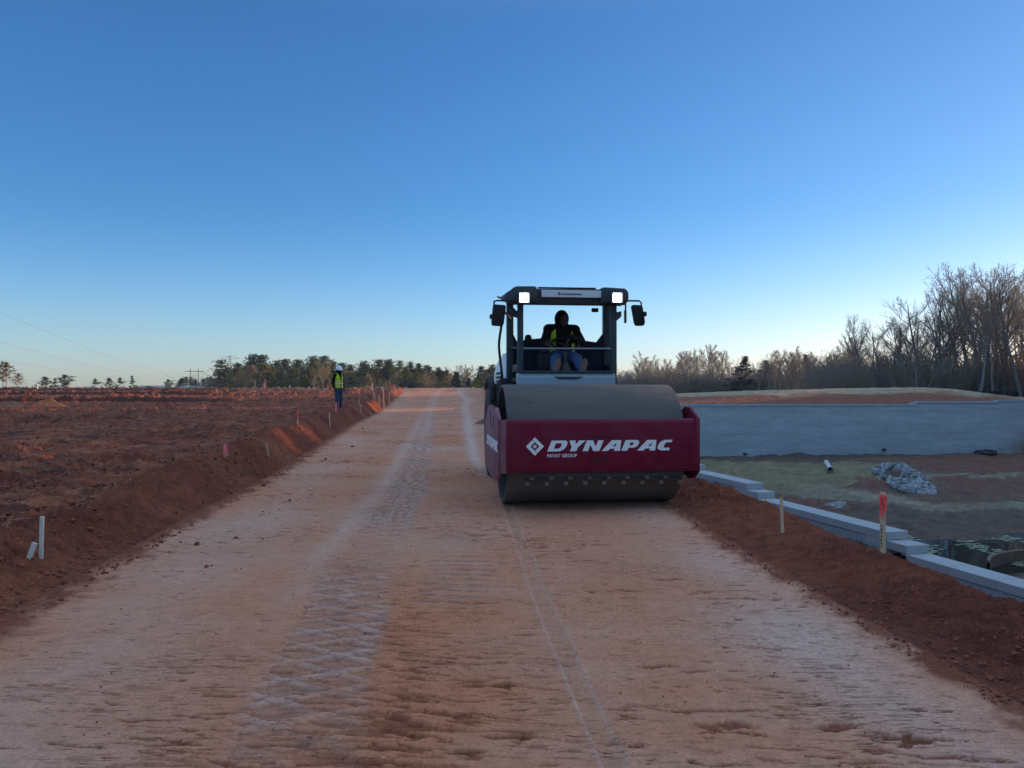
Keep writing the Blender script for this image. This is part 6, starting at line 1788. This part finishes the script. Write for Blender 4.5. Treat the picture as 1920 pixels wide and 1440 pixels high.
ring('reflective_tape', 1.10, .197, .152, .05, M['silver']); ring('orange_tape', 1.067, .198, .153, .018, M['orange']); ring('orange_tape', 1.133, .197, .152, .018, M['orange'])
link_mesh('boot', caps_mesh('boot', [grow(feet, .014)[0], (V3((-.11, .03, .06)), V3((-.11, .02, .17)), .055, .052)], .01, M['boot_d'], 3), worker)
link_mesh('boot', caps_mesh('boot', [grow(feet, .014)[1], (V3((.10, .03, .06)), V3((.10, .02, .17)), .055, .052)], .01, M['boot_d'], 3), worker)
hh = empty('hard_hat_frame'); bpy.data.objects.remove(hh)
mb = MB(); rot_h = fdir.to_track_quat('-Y', 'Z').to_matrix()
prof = [(0, .155), (.03, .153), (.07, .138), (.10, .105), (.118, .06), (.124, .02), (.127, 0), (.122, 0), (.118, .02), (.0, .14)]
mb.lathe(prof, 2, 32)
V_ = []
for v in mb.v:
    v = V3((v[0] * .95, v[1] * 1.12, v[2]))
    V_.append(tuple(rot_h @ v + hc + V3((0, .0, .055))))
mb.v = V_
hat = mb.build('hard_hat', M['helmet'], worker, True, 50)
mb = MB(); n = 24; V, F = [], []
for k in range(n + 1):
    t = -math.pi * k / n; a0 = V3((math.cos(t) * .118, math.sin(t) * .138, .004)); ext = .055 * abs(math.sin(t)) ** 1.2 + .012
    b0 = a0 + V3((math.cos(t) * .012, -ext, -.018))
    for p in (a0, b0, b0 + V3((0, 0, -.006)), a0 + V3((0, 0, -.008))): V.append(rot_h @ p + hc + V3((0, 0, .055)))
for k in range(n):
    for j in range(4): F.append((k * 4 + j, k * 4 + (j + 1) % 4, k * 4 + 4 + (j + 1) % 4, k * 4 + 4 + j))
mb.add(V, F); mb.build('brim', M['helmet'], hat, True)
mb = MB(); mb.tube([rot_h @ V3((0, y_, z_)) + hc + V3((0, 0, .06)) for y_, z_ in ((-.12, .075), (-.06, .138), (0, .158), (.06, .138), (.12, .075))], .012, 6); mb.build('ridge', M['helmet'], hat, True)

# --- the operator on the seat
op = empty('person', (RX0, RY0, 0), RA)
tag(op, 'hooded operator in black, yellow vest and blue jeans sitting in the roller\'s cab', 'person')
hx = rx(1053, 1.98); hcz = rzv(600, hx, 1.98)
oc = V3((hx, 1.93, hcz)); of = V3((.28, -1, -.16)).normalized(); ou = (V3((0, 0, 1)) - of * of.z).normalized()
hs2, HP2 = head_shapes(oc, of, ou)
pel = V3((sx0, 2.0, 1.97)); chest = V3((sx0 + .01, 2.01, 2.24))
sL, sR = V3((sx0 - .20, 2.0, 2.345)), V3((sx0 + .20, 1.97, 2.335))
eL, wL = V3((sx0 - .30, 1.90, 2.10)), V3((xc + .02, 1.74, 2.10))
eR, wR = V3((sx0 + .27, 1.80, 2.15)), V3((xs + .09, 1.66, 2.20))
kL, kR = V3((rx(1041, 1.66), 1.64, rzv(674, 0, 1.64))), V3((rx(1081, 1.66), 1.64, rzv(674, 0, 1.64)))
aL, aR = V3((rx(1041, 1.50), 1.56, 1.735)), V3((rx(1091, 1.5), 1.56, 1.735))
torso2 = [('e', pel, (.17, .13, .13)), ('e', (pel + chest) / 2, (.155, .12, .17)), ('e', chest, (.18, .125, .16)), (sL, sR, .065, .065), (chest + V3((0, 0, .16)), oc + V3((0, .02, -.06)), .06, .055)]
legs2 = [(pel + V3((-.09, -.02, -.03)), kL, .09, .066), (kL, aL, .062, .046), (pel + V3((.09, -.02, -.03)), kR, .09, .066), (kR, aR, .062, .046)]
arms2 = [(sL, eL, .052, .042), (eL, wL, .041, .03), (sR, eR, .052, .042), (eR, wR, .041, .03)]
tL, tR = V3((rx(1046, 1.44), 1.485, 1.80)), V3((rx(1096, 1.44), 1.485, 1.80))
feet2 = [(aL + V3((0, .02, -.02)), tL, .046, .036), (aR + V3((0, .02, -.02)), tR, .046, .036)]
hnd = hand(wR, (xs + .01 - wR.x + .03, -.02, -.06), (0, .25, 1), (-.2, -1, .1), 1.0) + hand(wL, (.02, -.7, .1), (0, .1, 1), (1, 0, 0), .9)
link_mesh('body', caps_mesh('body', hs2 + torso2 + legs2 + arms2 + feet2 + hnd, .0075, M['skin_d'], 3), op)
sub('eyes', M['eye'], op, lambda q: [q.lathe([(0, -.012), (.011, -.004), (.011, .004), (0, .012)], 1, 10, tuple(HP2(k * .032, .083, .010))) for k in (-1, 1)], True)
hood2 = [('e', oc + V3((-.005, .015, .012)), (.112, .125, .142)), (oc + V3((0, .03, -.09)), chest + V3((0, .03, .11)), .10, .135)]
link_mesh('hoodie', caps_mesh('hoodie', grow(torso2, .025) + grow(arms2, .024) + hood2, .012, M['hoodie'], 4, cut=lambda c: ((c - oc).dot(of) > .075 and (c - oc - of * (c - oc).dot(of)).length < .075)), op)
link_mesh('jeans', caps_mesh('jeans', grow(legs2, .022) + [('e', pel + V3((0, -.02, -.02)), (.185, .15, .12))], .012, M['jean'], 4), op)
vest2 = grow(torso2[:3], .045) + [(sL + V3((.055, 0, .03)), chest + V3((-.06, 0, .14)), .055, .05), (sR + V3((-.055, 0, .03)), chest + V3((.06, 0, .14)), .055, .05)]
ov = link_mesh('vest', caps_mesh('vest', vest2, .012, M['vest'], 4, cut=lambda c: c.z < pel.z - .06 or (c.y < chest.y - .04 and abs(c.x - chest.x) < .115) or (c.z > chest.z + .13 and abs(c.x - chest.x) < .08)), op)
for a_, t_ in ((aL, tL), (aR, tR)):
    bt_ = link_mesh('boot', caps_mesh('boot', [(a_ + V3((0, .02, -.02)), t_, .060, .050), (a_, a_ + V3((0, .03, .07)), .058, .058)], .01, M['boot'], 3), op)
    dq = (t_ - a_).normalized(); up_ = V3((0, -1, -.15)).normalized()
    mid_ = (a_ + t_) / 2 + V3((0, -.062, -.015))
    mb = MB(); mb.lathe([(0, -.012), (1, -.012), (1.03, 0), (1, .012), (0, .012)], 1, 28)
    lean_ = (t_.x - a_.x) * .9
    mb.v = [(v[0] * (.052 + .006 * math.sin(v[2] * 3)) + mid_.x + v[2] * lean_, v[1] + mid_.y + v[2] * -.03, v[2] * .128 + mid_.z) for v in mb.v]
    mb.build('sole', M['sole'], bt_, True, 50)
# ------------------------------------------------------------------ the evening air
hz_m = bpy.data.materials.new('evening haze'); hz_m.use_nodes = True
nt = hz_m.node_tree; nt.nodes.clear()
out = nt.nodes.new('ShaderNodeOutputMaterial'); pv = nt.nodes.new('ShaderNodeVolumePrincipled')
pv.inputs['Color'].default_value = (.80, .88, 1.0, 1); pv.inputs['Density'].default_value = HAZE; pv.inputs['Anisotropy'].default_value = .3
nt.links.new(pv.outputs[0], out.inputs['Volume'])
haze_box = MB(); haze_box.box((0, 345, 11.5), (4800, 1330, 37))
hz = haze_box.build('haze', hz_m); tag(hz, kind='stuff')
#@@END@@
